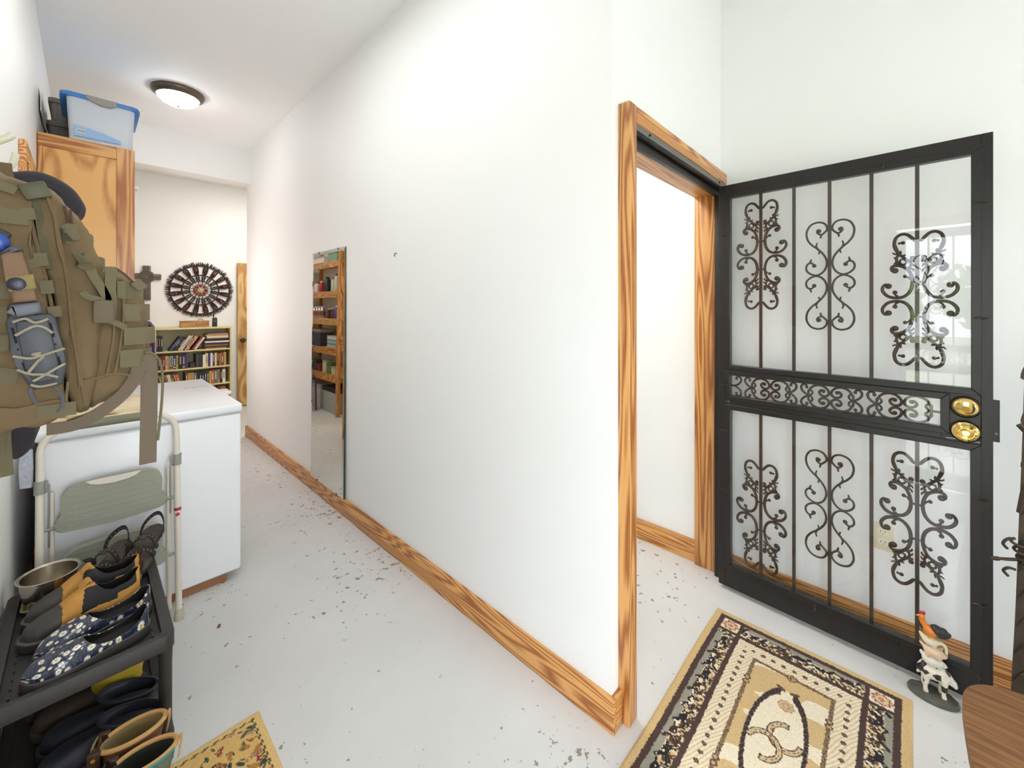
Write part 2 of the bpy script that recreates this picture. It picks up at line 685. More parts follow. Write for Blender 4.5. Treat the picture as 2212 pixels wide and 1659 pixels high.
def security_door(name, label, loc, rz, kind):
    t = thing(name, label, 'door', loc, rz)
    b = MB()
    # stiles, rails and lock block
    for a in [((0, 0, .02), (.032, .034, 2.03)), ((.875, 0, .02), (.903, .034, 2.03)), ((.032, 0, 1.985), (.875, .034, 2.03)), ((.032, 0, .02), (.875, .034, .115)),
              ((.05, .003, 1.098), (.875, .034, 1.112)), ((.05, .003, .928), (.79, .034, .962)), ((.778, .0, .942), (.875, .034, 1.122))]:
        b.box(a[0], a[1], .0015, 1)
    b.build('frame', BRONZE, t, False)
    for (x0, z0, x1, z1, w) in [(.03, 1.106, .876, 1.987, .024), (.03, .954, .8, 1.104, .024), (.03, .11, .876, .934, .026)]:
        f = MB()
        ring_frame(f, x0, z0, x1, z1, w, -.005, .03)
        fo = f.build('glazing_frame', BRONZE, t, False)
        MB().box((x0 + w - .004, .004, z0 + w - .004), (x1 - w + .004, .008, z1 - w + .004)).build('glass_pane', GLASS, fo, False)
    xs = (.185, .318, .447, .583, .715)
    for x in xs:
        MB().box((x - .006, .012, 1.128), (x + .006, .024, 1.965), .001, 1).build('bar', IRON, t, False)
        MB().box((x - .006, .012, .134), (x + .006, .024, .91), .001, 1).build('bar', IRON, t, False)
    if kind == 'main':
        for x, z, fn in [(.186, 1.667, scroll_cast), (.718, 1.449, scroll_cast), (.184, .417, scroll_cast), (.714, .594, scroll_cast), (.447, 1.557, scroll_light), (.445, .556, scroll_light)]:
            s = MB()
            fn(s, x, z, .018)
            s.build('scroll', IRON, t, False, sharp=60)
    else:
        for x, z, fn in [(.185, 1.6, scroll_light), (.583, 1.6, scroll_light), (.185, 1.27, small_c), (.583, 1.27, small_c), (.185, .8, small_c), (.583, .8, small_c), (.318, .5, scroll_light), (.583, .5, scroll_light)]:
            s = MB()
            fn(s, x, z, .018)
            s.build('scroll', IRON, t, False, sharp=60)
    s = MB()
    for x in (.224, .449, .676):
        band_medallion(s, x, 1.027, .018)
    for x in (.108, .3365, .5625):
        band_cross(s, x, 1.027, .018)
    s.tube([(.05, .018, 1.027), (.07, .018, 1.027)], .005, 6)
    s.tube([(.752, .018, 1.027), (.78, .018, 1.027)], .005, 6)
    s.build('band_ornament', IRON, t, False, sharp=60)
    # locks
    RY = Matrix.Rotation(R(90), 4, 'X')
    for z, nm in ((1.062, 'deadbolt'), (.974, 'door_knob')):
        c = Matrix.Translation((.838, 0, z)) @ RY
        MB().lathe([(0, 0), (.039, 0), (.039, .006), (.034, .012), (.03, .012)], 32, M=c).build(nm + '_rose', mat('antique_brass_dark', (54, 43, 30), .3, .8), t, False)
        rose = t.children[-1]
        if nm == 'deadbolt':
            kb = MB().lathe([(0, .008), (.031, .01), (.031, .014), (.026, .02), (.023, .022), (0, .022)], 32, M=c).build('keyhole_face', BRASS, rose, False)
            MB().lathe([(0, .022), (.011, .022), (.011, .0245), (0, .0245)], 20, M=Matrix.Translation((.838, 0, z - .006)) @ RY).box((.8365, -.0255, z - .012), (.8395, -.0235, z)).build('key_slot', mat('dark_brass', (120, 92, 40), .3, 1.0), rose, False)
        else:
            MB().lathe([(0, .008), (.034, .008), (.034, .012), (.027, .016), (.026, .024), (.029, .03), (.028, .036), (.021, .04), (.019, .038), (.016, .042), (.012, .041), (.009, .044), (0, .044)], 36, M=c).build('knob', BRASS, rose, False)
    MB().box((.9, .004, .951), (.918, .007, 1.097), .001, 1).build('latch_guard', BRONZE, t, False)
    MB().lathe([(0, 0), (.004, 0), (.004, .002), (0, .002)], 12, M=Matrix.Translation((.91, .004, .98)) @ RY).build('screw', mat('old_screw', (120, 100, 70), .4, .8), t, False)
    cl = [(.876, 1.79), (.876, 1.38), (.873, .74), (.873, .37), (.03, 1.78), (.03, 1.4), (.03, .8), (.03, .5), (.03, 1.03), (.32, 1.988), (.62, 1.988), (.4, .11), (.66, .11)]
    for x, z in cl:
        horiz = x in (.876, .873, .03)
        a = MB()
        if horiz:
            a.tube([(x - .018, -.007, z), (x - .004, -.009, z + .004), (x + .004, -.009, z - .002), (x + .016, -.004, z + .002)], .0028, 6)
        else:
            a.tube([(x - .002, -.007, z - .016), (x + .003, -.009, z - .004), (x - .002, -.009, z + .004), (x + .002, -.004, z + .014)], .0028, 6)
        a.build('clip', mat('bronze_clip', (70, 58, 46), .35, .7), t, False)
    return t


security_door('security_door', 'black metal security door with glass and iron scrollwork, open against the right wall', (2.22, .672, 0), R(-92.74), 'main')
security_door('entry_security_door', 'closed scrollwork security door in the left wall, seen reflected in the open door glass', (-.235, .262, 0), R(-90), 'entry')
sbox('trim_9', (LX, .262, 0), (LX + .02, .33, 2.12), FIR_Z)
sbox('trim_10', (LX, -.71, 0), (LX + .02, -.645, 2.12), FIR_Z)
sbox('trim_11', (LX, -.71, 2.05), (LX + .021, .33, 2.12), FIR_Y)
# ================================================================== outdoors seen through the entry glass (as a reflection)
LAWN = mat('lawn', (150, 154, 128), .9, var=(3, .3))
struct(MB().box((-26, -14, -.16), (LX - .1, 14, -.1)).build('lawn', LAWN), 'mown grass outside the entry door')
struct(MB().box((-3.2, -2.4, -.12), (LX - .1, 2.2, -.02)).build('porch_slab', mat('porch_concrete', (190, 186, 178), .8)))
LEAFM = mat('tree_leaves', (120, 142, 96), .8, var=(4, .4))
BARK = mat('bark', (96, 78, 60), .9)


def tree(label, x, y, h, r, seed):
    rnd = random.Random(seed)
    t = thing('tree', label, 'tree', (x, y, -.1), 0, 'trees on the lawn')
    MB().tube([(0, 0, 0), (.05, .02, h * .3), (.0, .05, h * .65)], [.16, .13, .06], 8).build('trunk', BARK, t, False)
    b = MB()
    for i in range(900):
        a, e = rnd.uniform(0, 2 * PI), math.acos(rnd.uniform(-1, 1))
        q = r * rnd.uniform(.55, 1.0)
        c = Vector((q * math.sin(e) * math.cos(a), q * math.sin(e) * math.sin(a), h * .62 + q * .95 * math.cos(e)))
        u = Vector((rnd.gauss(0, 1), rnd.gauss(0, 1), rnd.gauss(0, 1))).normalized() * .16
        v = u.orthogonal().normalized() * .12
        b.quad([c - u, c + v, c + u, c - v])
    b.build('foliage', LEAFM, t, False, sharp=0)


tree('tall leafy tree on the lawn, left of the entry door', -17, -3.6, 3.1, 1.3, 1)
tree('round leafy tree on the lawn straight out from the entry door', -16, 2.4, 2.7, 1.2, 2)
tree('distant broad tree at the back of the lawn', -21, -.4, 3.3, 1.6, 3)

# ================================================================== hall fixtures
# flush ceiling light
t = thing('ceiling_light', 'round flush ceiling light with bronze rim, glowing in the hall', 'ceiling light', (.497, 4.11, ZC))
MB().lathe([(0, 0), (.165, 0), (.168, -.012), (.16, -.03), (.135, -.048), (.128, -.044), (.12, -.03), (0, -.03)], 48).build('rim', mat('bronze_rim', (104, 92, 76), .35, .7), t, False)
dm, dt, dn, dl, db = nt('lit_glass_diffuser')
db.inputs['Base Color'].default_value = (.9, .88, .82, 1)
db.inputs['Emission Color'].default_value = (.97, .985, 1, 1)
db.inputs['Emission Strength'].default_value = 23.0
MB().lathe([(.13, -.044), (.126, -.06), (.108, -.08), (.075, -.097), (.035, -.105), (0, -.107)], 48, cap=False).build('diffuser', dm, t, False)
MB().lathe([(0, -.1), (.009, -.103), (.011, -.112), (.006, -.119), (0, -.12)], 16).build('finial', mat('satin_nickel', (170, 165, 158), .3, .9), t, False)

# wall mirror leaning on the baseboard
t = thing('wall_mirror', 'tall narrow frameless mirror resting on the baseboard of the long hall wall', 'mirror', (WX - .012, 3.02, .114))
tilt = .022
Mm = Matrix.Translation((WX - .0165, 3.02, .116)) @ Matrix.Rotation(R(.55), 4, 'Y')
MIRROR = mat('mirror_silver', (214, 214, 206), .015, 1.0)
MB().box((-.004, -.292, 0), (.004, .292, 1.716), M=Mm).build('glass_edge', mat('mirror_edge_glass', (44, 70, 70), .15, .3), t)
b = MB()
w, hh, bw = .292, 1.716, .022
o = [(-.0042, -w, 0), (-.0042, w, 0), (-.0042, w, hh), (-.0042, -w, hh)]
i_ = [(-.0062, -w + bw, bw), (-.0062, w - bw, bw), (-.0062, w - bw, hh - bw), (-.0062, -w + bw, hh - bw)]
for k in range(4):
    b.quad([Mm @ Vector(p) for p in (o[k], o[(k + 1) % 4], i_[(k + 1) % 4], i_[k])])
b.quad([Mm @ Vector(p) for p in i_])
b.build('mirror_face', MIRROR, t, sharp=1)
for y, z in ((-.17, hh), (.17, hh), (-.17, 0.0), (.17, 0.0)):
    c = MB()
    c.box((-.009, y - .008, z - .012), (-.0062, y + .008, z + .004), .0008, 1, M=Mm)
    c.build('mirror_clip', mat('clip_chrome', (150, 145, 140), .25, .9), t)

# nail in the hall wall
tag(MB().tube([(WX, 2.08, 1.727), (WX - .012, 2.078, 1.722), (WX - .016, 2.078, 1.712), (WX - .012, 2.078, 1.706)], .0025, 8).build('wall_hook', mat('dark_nail', (60, 56, 52), .4, .6), origin=(WX, 2.08, 1.72)), 'tiny dark nail hook in the bare white hall wall', 'hook')

# wall outlet behind the door
t = thing('wall_outlet', 'cream duplex outlet low on the right wall, seen through the door glass', 'outlet', (RX, .058, .436))
MB().box((-.006, -.036, -.058), (0, .036, .058), .003, 2).build('cover_plate', mat('cream_plate', (232, 222, 192), .4), t, False)
for z in (.022, -.022):
    MB().prism(rrect(-.017, z - .014, .017, z + .014, .01), -.0085, -.0055, 'x').build('receptacle', mat('cream_socket', (240, 233, 208), .4), t, False)
    rc = t.children[-1]
    MB().box((-.0088, -.008, z - .003), (-.0083, -.006, z + .006)).box((-.0088, .006, z - .003), (-.0083, .008, z + .005)).box((-.0088, -.0015, z - .01), (-.0083, .0015, z - .007)).build('slots', mat('socket_slot', (60, 52, 42), .6), rc, False)

# leaf on the floor
b = MB()
pt = [(-.012, -.002), (-.004, .006), (.008, .005), (.016, -.001), (.006, -.006), (-.004, -.005)]
b.loft([[(x, y, .002 + .006 * abs(y) * 60 * .3 + .003 * math.sin(x * 300)) for x, y in pt], [(x, y, .0035 + .006 * abs(y) * 60 * .3 + .003 * math.sin(x * 300)) for x, y in pt]])
lf = b.build('dry_leaf', mat('brown_leaf', (128, 84, 40), .7))
lf.location = (.405, 2.19, 0)
lf.rotation_euler = (0, 0, R(60))
tag(lf, 'small curled brown leaf on the grey floor beside the shoe rack', 'leaf')

# ================================================================== cabinet, bins on top
CP = wood('ply_panel', (224, 170, 92), (188, 124, 54), 'z', 11, along=.9, cross=4.2, rough=.3, pw=(.45, 1.05), off=2.0)
CS = wood('fir_stile', (214, 156, 82), (164, 98, 38), 'z', 8, off=5, rough=.3)
CR = wood('fir_rail', (214, 156, 82), (160, 94, 36), 'x', 9, off=8, rough=.3)
t = thing('pantry_cabinet', 'tall pine cabinet with framed plywood side panel behind the chest freezer', 'cabinet', (0, 3.58, 0))
MB().box((LX + .002, 3.598, .0), (.19, 4.75, 2.42)).build('carcass', CP, t)
MB().box((LX + .002, 3.59, .05), (.16, 3.598, 2.4)).build('side_panel', CP, t)
MB().box((LX + .002, 3.58, 2.352), (.129, 3.599, 2.428), .002, 1).build('side_rail', CR, t)
MB().box((LX + .002, 3.58, .0), (.129, 3.599, .09), .002, 1).build('side_rail', CR, t)
MB().box((.129, 3.58, 0), (.213, 3.599, 2.428), .002, 1).build('side_stile', CS, t)
MB().box((LX + .002, 3.58, .09), (-.176, 3.599, 2.352), .002, 1).build('side_stile', CS, t)
MB().box((LX + .002, 3.599, 2.42), (.213, 4.75, 2.43)).build('top_board', CR, t)
for y0, y1, kn in ((3.602, 4.17, 4.13), (4.18, 4.748, 4.22)):
    MB().box((.19, y0, .05), (.21, y1, 2.41), .003, 1).build('cabinet_door', CS, t)
    MB().lathe([(0, 0), (.007, 0), (.007, .012), (.014, .018), (.014, .026), (0, .028)], 16, M=Matrix.Translation((.21, kn, 1.1)) @ Matrix.Rotation(R(90), 4, 'Y')).build('knob', BRASS, t.children[-1])
MB().lathe([(0, 0), (.012, 0), (.016, .008), (.016, .02), (.01, .026), (0, .027)], 20, M=Matrix.Translation((.21, 3.64, 2.2)) @ Matrix.Rotation(R(90), 4, 'Y')).build('bumper', mat('white_plastic', (236, 236, 234), .35), t)

TZ = 2.43


def tote(b, x0, x1, y0, y1, z0, z1, flare, n=4, r=.03):
    rings = []
    for k in range(n + 1):
        f = k / n
        e = flare * f
        rings.append([(x, y, z0 + (z1 - z0) * f) for x, y in rrect(x0 - e, y0 - e, x1 + e, y1 + e, r)])
    b.loft(rings, True)


# clear tub with blue lid
t = thing('storage_tub', 'clear plastic tub with blue lid and grey latch on top of the cabinet', 'storage tub', (.06, 3.85, TZ))
cm, ct, cn, cl_, cb = nt('frosted_clear_plastic')
cb.inputs['Base Color'].default_value = (.86, .9, .95, 1)
cb.inputs['Roughness'].default_value = .3
cb.inputs['Transmission Weight'].default_value = .3
cb.inputs['IOR'].default_value = 1.2
b = MB()
tote(b, -.075, .205, 3.625, 4.05, TZ + .002, TZ + .27, .012)
b.build('tub', cm, t)
BLUE = mat('blue_lid_plastic', (62, 128, 200), .35)
b = MB()
b.prism(rrect(-.115, 3.602, .242, 4.075, .035), TZ + .262, TZ + .286, 'z', .006, 2)
b.build('lid', BLUE, t)
b = MB()
z0 = TZ + .287
b.prism([(-.005, z0), (-.005, z0 - .02), (.02, z0 - .032), (.06, z0 - .046), (.1, z0 - .046), (.13, z0 - .03), (.13, z0)], 3.595, 3.61, 'y', .002, 1)
b.build('latch', mat('grey_latch', (150, 146, 138), .45), t)
MB().prism([(-.055, TZ + .03), (.15, TZ + .03), (.15, TZ + .05), (.07, TZ + .075), (-.055, TZ + .095)], 3.611, 3.6135, 'y').build('paper_label', mat('label_blue', (150, 186, 226), .5), t)
lb = t.children[-1]
MB().box((-.045, 3.609, TZ + .05), (-.006, 3.6112, TZ + .072)).build('barcode_patch', mat('label_white', (232, 232, 228), .5), lb)
b = MB()
for k in range(9):
    x = -.042 + k * .004
    b.box((x, 3.608, TZ + .054), (x + .002, 3.6091, TZ + .068))
b.build('barcode', mat('barcode_ink', (90, 92, 96), .6), lb)
MB().box((.075, 3.64, TZ + .06), (.19, 3.66, TZ + .16), .004).build('contents', mat('tub_paper_contents', (232, 226, 214), .6), t)
# grey crates behind the tub
GC = mat('grey_crate_plastic', (104, 99, 90), .5, bump=(60, .1))
for i, (z0, z1, x0, lab) in enumerate([(TZ + .002, TZ + .235, -.19, 'lower grey plastic crate of the pair left of the clear tub'), (TZ + .237, TZ + .39, -.18, 'upper grey plastic crate, stacked left of the clear tub')]):
    t = thing('storage_crate', lab, 'crate', (-.1, 4.3, z0), 0, 'grey crates on the cabinet')
    b = MB()
    tote(b, x0 + .014, .02, 4.11, 4.5, z0, z1 - .03, .004, 3, .015)
    b.build('crate_body', GC, t)
    MB().prism(rrect(x0, 4.09, .034, 4.52, .02), z1 - .03, z1, 'z', .004, 1).build('rim', GC, t)
    for x in (x0 + .03, x0 + .07):
        MB().box((x, 4.1, z0 + .01), (x + .008, 4.112, z1 - .03)).build('rib', GC, t)
tag(MB().box((-.192, 3.7, TZ + .1585), (-.188, 4.08, TZ + .3), M=None).build('white_board', mat('white_board', (236, 230, 220), .5), origin=(-.188, 3.9, TZ + .1585)), 'thin white board standing between the left wall and the grey crates', 'board')
t = thing('cardboard_box', 'brown cardboard box right of the clear tub on the cabinet', 'box', (.23, 4.3, TZ))
b = MB().box((.05, 4.12, TZ + .105), (.235, 4.5, TZ + .24), .003, 1)
b.build('box_body', mat('cardboard', (176, 136, 84), .7), t)
t2 = thing('storage_bin', 'dark grey bin under the brown cardboard box on the cabinet', 'storage bin', (.15, 4.3, TZ))
b = MB()
tote(b, .06, .2, 4.1, 4.5, TZ + .001, TZ + .085, .01, 3, .02)
b.build('bin_body', mat('dark_bin', (58, 54, 52), .5), t2)
MB().prism(rrect(.04, 4.08, .225, 4.52, .02), TZ + .085, TZ + .104, 'z', .004, 1).build('lid', mat('taupe_lid', (128, 118, 100), .5), t2)

# ================================================================== coat rail board and hooks on the left wall
t = thing('coat_rail', 'pine board fixed to the left wall beside the tall cabinet', 'coat rail', (LX, 3.1, 1.9))
MB().box((LX, 2.68, 1.86), (LX + .022, 3.575, 2.13), .003, 1).build('board', FIR_Y, t)
MB().box((LX + .022, 2.72, 1.9), (LX + .03, 3.575, 2.05), .003, 1).build('raised_panel', FIR_Y, t)
t = thing('coat_hook', 'cream double coat hook on the left wall holding the tan backpack', 'hook', (LX, .97, 1.66))
CREAM = mat('cream_enamel', (228, 222, 192), .3)
MB().prism(rrect(.955, 1.6, .985, 1.72, .012), LX, LX + .006, 'x', .002, 1).build('back_plate', CREAM, t)
MB().tube(spline([(LX + .004, .97, 1.69), (-.15, .97, 1.655), (-.11, .97, 1.655), (-.085, .97, 1.672), (-.078, .97, 1.68)], 6), .0052, 10).build('upper_prong', CREAM, t)
MB().tube(spline([(LX + .004, .96, 1.63), (-.16, .95, 1.61), (-.12, .95, 1.608), (-.092, .95, 1.616), (-.077, .95, 1.63), (-.073, .95, 1.648)], 6), .0042, 10).build('lower_prong', CREAM, t)
MB().tube(spline([(LX + .004, .98, 1.63), (-.16, 1.0, 1.612), (-.12, 1.01, 1.62), (-.098, 1.015, 1.637)], 6), .0042, 10).build('lower_prong', CREAM, t)
# ================================================================== chest freezer and what leans on it
WHITE_E = mat('white_enamel', (243, 243, 245), .28)
t = thing('chest_freezer', 'white chest freezer standing against the left wall behind the step stool', 'freezer', (.2, 3.04, 0))
MB().box((-.14, 2.512, .045), (.562, 3.565, .862), .012, 3).build('body', WHITE_E, t)
MB().box((-.148, 2.506, .87), (.568, 3.57, .914), .012, 3).build('lid', WHITE_E, t)
MB().box((-.13, 2.52, .86), (.555, 3.56, .872)).build('seal', mat('freezer_seal', (190, 190, 192), .6), t)
MB().prism(rrect(.56, 2.96, .615, 3.12, .02), .885, .9, 'z', .005, 2).build('lid_handle', WHITE_E, t)
MB().box((-.12, 2.53, .0), (.5, 3.5, .046)).build('wooden_base', mat('base_wood', (150, 104, 70), .6), t)
b = MB()
for k in range(10):
    b.box((.42 + .012 * k, 3.2 + (k % 3) * .004, .9138), (.428 + .012 * k, 3.225, .9146))
b.build('lid_lettering', mat('pale_grey_print', (182, 182, 186), .5), t)

tb = MB()
rnd = random.Random(3)
for (y0, y1, z0, z1, x0, x1) in ((2.53, 3.0, .9145, .928, -.1, .2), (2.62, 2.98, .9285, .956, -.06, .205)):
    rings = []
    for k in range(9):
        f = k / 8
        x = x0 + (x1 - x0) * f
        e = .02 * (abs(2 * f - 1) ** 4)
        dz = .004 * math.sin(f * 9) + .003 * math.cos(f * 17)
        rings.append([(x, y0 + e + .01 * math.sin(f * 6), z0), (x, y0 + e - .004, (z0 + z1) / 2), (x, y0 + e + .012, z1 - e * .4 + dz), (x, (y0 + y1) / 2, z1 + .004 - e * .4 + dz), (x, y1 - e - .01, z1 - e * .4), (x, y1 - e, (z0 + z1) / 2), (x, y1 - e, z0)])
    tb.loft(rings)
tw = tb.build('folded_towel', mat('cream_towel', (226, 208, 172), .95, bump=(260, .5, .002), var=(14, .12)), origin=(.05, 2.76, .9145), sharp=60)
tag(tw, 'cream folded towel with brown stain lying on the freezer lid', 'towel')

t = thing('cloth_pouch', 'pale grey cloth hanging beside the step stool, between freezer and left wall', 'cloth', (-.165, 2.47, .72))
b = MB()
b.loft([[(-.178, 2.43, .725), (-.15, 2.425, .722), (-.146, 2.437, .722), (-.176, 2.442, .725)], [(-.181, 2.432, .80), (-.147, 2.425, .80), (-.144, 2.44, .8), (-.178, 2.445, .8)], [(-.178, 2.44, .868), (-.148, 2.435, .866), (-.146, 2.445, .866), (-.176, 2.45, .868)]])
b.build('cloth', mat('heather_grey_cloth', (176, 178, 188), .95, bump=(320, .5), var=(90, .18)), t)
MB().tube([(-.164, 2.44, .862), (-.16, 2.46, .9), (-.175, 2.48, .915), (-.199, 2.48, .915)], .003, 6).build('loop', mat('grey_cord', (150, 150, 152), .8), t)

# step stool
ALM = mat('almond_tube', (222, 214, 198), .35)
SAGE = mat('sage_plastic', (152, 152, 136), .6, bump=(140, .15))
t = thing('step_stool', 'folded two-step stool with almond frame and grey-green treads leaning on the freezer', 'step stool', (.08, 2.4, 0))


def LY(z):
    return 2.377 + .0946 * z


XL, XR = -.128, .29
P = [(XL, LY(.02), .02)] + [(XL, LY(z), z) for z in (.3, .6, .8, .84)]
for k in range(1, 7):
    a = R(180 - 90 * k / 6)
    P.append((XL + .09 + .09 * math.cos(a), LY(.93), .84 + .09 * math.sin(a)))
for k in range(0, 7):
    a = R(90 - 90 * k / 6)
    P.append((XR - .09 + .09 * math.cos(a), LY(.93), .84 + .09 * math.sin(a)))
P += [(XR, LY(z), z) for z in (.8, .6, .3, .02)]
MB().tube(P, .0125, 12).build('front_frame', ALM, t)
for x in (XL, XR):
    MB().lathe([(0, 0), (.019, 0), (.02, .012), (.015, .04), (.0135, .045), (0, .045)], 16, c=(x, LY(0), 0)).build('foot', mat('almond_foot', (188, 180, 160), .6), t)
P = [(XL + .03, 2.445, .68), (XL + .03, 2.44, .3), (XL + .03, 2.425, .07), (XL + .06, 2.424, .035), (XR - .06, 2.424, .035), (XR - .03, 2.425, .07), (XR - .03, 2.44, .3), (XR - .03, 2.445, .68)]
MB().tube(spline(P, 4), .009, 10).build('rear_frame', ALM, t)
MB().tube([(-.072, LY(.93), .93), (-.06, LY(.93), .93), (.19, LY(.93), .93), (.205, LY(.93), .93)], [.0135, .0185, .0185, .0135], 14).build('hand_grip', mat('olive_grip', (124, 122, 100), .8, bump=(200, .3)), t)
for x, s in ((XL, 1), (XR, -1)):
    b = MB().lathe([(.0135, 0), (.017, .0), (.017, .05), (.0135, .05)], 16, c=(x, LY(.7), .685), cap=False)
    b.box((x - .004 + s * .018, LY(.7) - .012, .69), (x + .004 + s * .018, LY(.7) + .014, .73), .002, 1)
    b.build('bracket', mat('sage_collar', (150, 152, 140), .5), t)
    MB().box((x + s * .024 - .003, LY(.6) - .004, .47), (x + s * .024 + .003, LY(.6) + .004, .72), .001, 1).build('link_bar', mat('zinc_link', (140, 138, 132), .4, .6), t)
for (z0, z1) in ((.515, .70), (.265, .45)):
    yc = LY((z0 + z1) / 2)
    poly = spline([(XL + .045, z0 + .01), (XL + .038, z0 + .045), (XL + .055, z0 + .06), (XL + .055, z1 - .05), (XL + .075, z1 - .012), (XL + .12, z1 - .002), (.08, z1 + .003), (XR - .12, z1 - .002), (XR - .075, z1 - .012), (XR - .055, z1 - .05), (XR - .055, z0 + .06), (XR - .038, z0 + .045), (XR - .045, z0 + .01), (XR - .09, z0), (.08, z0 - .006), (XL + .09, z0)], 4, True)
    pl = [(p.x, p.y) for p in [Vector((q[0], q[1], 0)) for q in poly]]
    b = MB().prism(pl, yc - .017, yc + .014, 'y', .007, 3)
    b.build('tread', SAGE, t)
    td = t.children[-1]
    b = MB()
    for r_ in range(12):
        z = z0 + .028 + r_ * (z1 - z0 - .05) / 11
        x = XL + .075 + (r_ % 2) * .015
        while x < XR - .1:
            p = [(x + .032 * k / 8, yc - .0172, z + .0035 * math.sin(k / 8 * PI) * (1 if r_ % 2 else -1)) for k in range(9)]
            b.tube(p, .0011, 5)
            x += .034
    b.build('grip_ridges', mat('sage_ridge', (164, 164, 148), .55), td)
    tag(td.children[-1], kind='stuff')
    for x in (XL + .018, XR - .018):
        MB().tube([(x - .02, yc, z0 + .025), (x + .02, yc, z0 + .025)], .007, 10).build('hinge_pin', SAGE, t)
b = MB().prism([(-.005, .703), (.165, .703), (.15, .688), (.12, .679), (.08, .676), (.04, .679), (.01, .688)], LY(.6075) - .0212, LY(.6075) - .0172, 'y', .001, 1)
b.build('release_tab', mat('cream_tab', (222, 214, 200), .5), t)
b = MB().lathe([(.0128, 0), (.0132, 0), (.0132, .07), (.0128, .07)], 16, c=(XR, LY(.46), .425), cap=False)
b.build('warning_label', mat('label_paper', (226, 218, 212), .5), t)
wl = t.children[-1]
b = MB().lathe([(.0133, 0), (.01345, 0), (.01345, .014), (.0133, .014)], 16, c=(XR, LY(.46), .481), cap=False)
b.lathe([(0, 0), (.0085, 0), (.0085, .0006), (0, .0006)], 16, M=Matrix.Translation((XR - .002, LY(.46) - .0131, .465)) @ Matrix.Rotation(R(90), 4, 'X'))
b.build('label_print', mat('label_red', (170, 62, 58), .5), wl)

# ================================================================== shoe rack
RK = mat('rack_plastic', (46, 43, 41), .5, bump=(200, .15))
t = thing('shoe_rack', 'black plastic two-tier shoe rack against the left wall', 'shoe rack', (0, 1.95, 0))
RX0, RX1, RY0, RY1 = -.192, .192, 1.645, 2.27


def rack_tray(z, dp=.022):
    b = MB()
    o, i = rrect(RX0, RY0, RX1, RY1, .025), rrect(RX0 + .03, RY0 + .02, RX1 - .03, RY1 - .03, .02)
    n = len(o)
    L_ = [[(x, y, z - .045) for x, y in o], [(x, y, z - .004) for x, y in o], [(x * .985, 1.9575 + (y - 1.9575) * .99, z) for x, y in o], [(x, y, z) for x, y in i], [(x, y, z - dp) for x, y in i]]
    b.loft(L_, False)
    rg = [b.bm.verts.new(p) for p in L_[-1]]
    b.bm.faces.new(rg)
    b.build('tray', RK, t)
    tr = t.children[-1]
    b = MB()
    for r_ in range(9):
        x = RX0 + .045 + r_ * .036
        for k in range(14):
            y = RY0 + .06 + k * .04 + (r_ % 2) * .018
            if y + .03 < RY1 - .03:
                b.box((x, y, z - dp - .0005), (x + .005, y + .028, z - dp + .0035 * min(1, dp / .02)))
    b.build('floor_pattern', RK, tr)
    tag(tr.children[-1], kind='stuff')


rack_tray(.40)
rack_tray(.085, .006)
for x in (RX0 + .022, RX1 - .022):
    for y in (RY0 + .022, RY1 - .022):
        MB().lathe([(0, 0), (.02, 0), (.021, .03), (.0165, .05), (.0165, .3), (.0185, .36), (0, .36)], 16, c=(x, y, 0)).build('leg', RK, t)
        MB().lathe([(0, 0), (.009, 0), (.009, .001), (0, .001)], 16, c=(x, y, .4)).build('peg_cap', RK, t)
b = MB().box((RX1 - .03, RY0 + .04, .04), (RX1 - .022, RY1 - .04, .062))
b.build('side_brace', RK, t)

# ------------------------------------------------------------------ shoes
SS = [0, .03, .1, .25, .4, .55, .7, .8, .9, .96, 1.0]
WW = [0, .46, .68, .75, .72, .82, .98, 1.0, .86, .58, 0]


def interp(s, xs, ys):
    return float(np.interp(s, xs, ys))


def sole_outline(L, Wd, grow=0.0, side=1, n=28):
    up, dn = [], []
    for k in range(n + 1):
        s = (1 - math.cos(PI * k / n)) / 2
        w = interp(s, SS, WW) * Wd / 2
        c = side * .1 * Wd * math.sin(s * PI * 1.2 - .3)
        gx = grow * (2 * s - 1)
        x = (s - .5) * L + gx
        up.append((x, c + w + grow * (1 if 0 < k < n else 0)))
        dn.append((x, c - w - grow * (1 if 0 < k < n else 0)))
    return up + dn[-2:0:-1]


def sole(name, L, Wd, z0, z1, m, par, grow=.004, side=1, heel=None):
    b = MB()
    rings = [[(x * .985, y * .97, z0) for x, y in sole_outline(L, Wd, grow * .3, side)], [(x, y, z0 + .003) for x, y in sole_outline(L, Wd, grow, side)],
             [(x, y, z1 - .002) for x, y in sole_outline(L, Wd, grow, side)], [(x, y, z1) for x, y in sole_outline(L, Wd, grow * .3, side)]]
    b.loft(rings)
    return b.build(name, m, par, False)


def upper_points(L, Wd, hs, hv, vo, zb, ns, nv, side, ey=.75, ez=.6):
    """two half grids [side][i][j]; j runs from the collar or ridge (0) to the sole edge"""
    G = []
    for sd in (1, -1):
        g = []
        for i in range(ns + 1):
            s = (1 - math.cos(PI * i / ns)) / 2
            s = .5 * s + .5 * i / ns
            w = interp(s, SS, WW) * Wd / 2
            c = side * .1 * Wd * math.sin(s * PI * 1.2 - .3)
            h = interp(s, hs, hv)
            v0 = vo(s)
            row = []
            for j in range(nv + 1):
                v = v0 + (1 - v0) * j / nv
                ph = v * PI / 2
                row.append((s, sd * v, Vector(((s - .5) * L, c + sd * w * max(0, math.sin(ph)) ** ey, zb + h * max(0, math.cos(ph)) ** ez))))
            g.append(row)
        G.append(g)
    return G


def opening(s0, s1, vm, p=2.5):
    def f(s):
        if s <= s0 or s >= s1:
            return 0.0
        q = abs(2 * (s - s0) / (s1 - s0) - 1)
        return vm * (1 - q ** p) ** .6
    return f


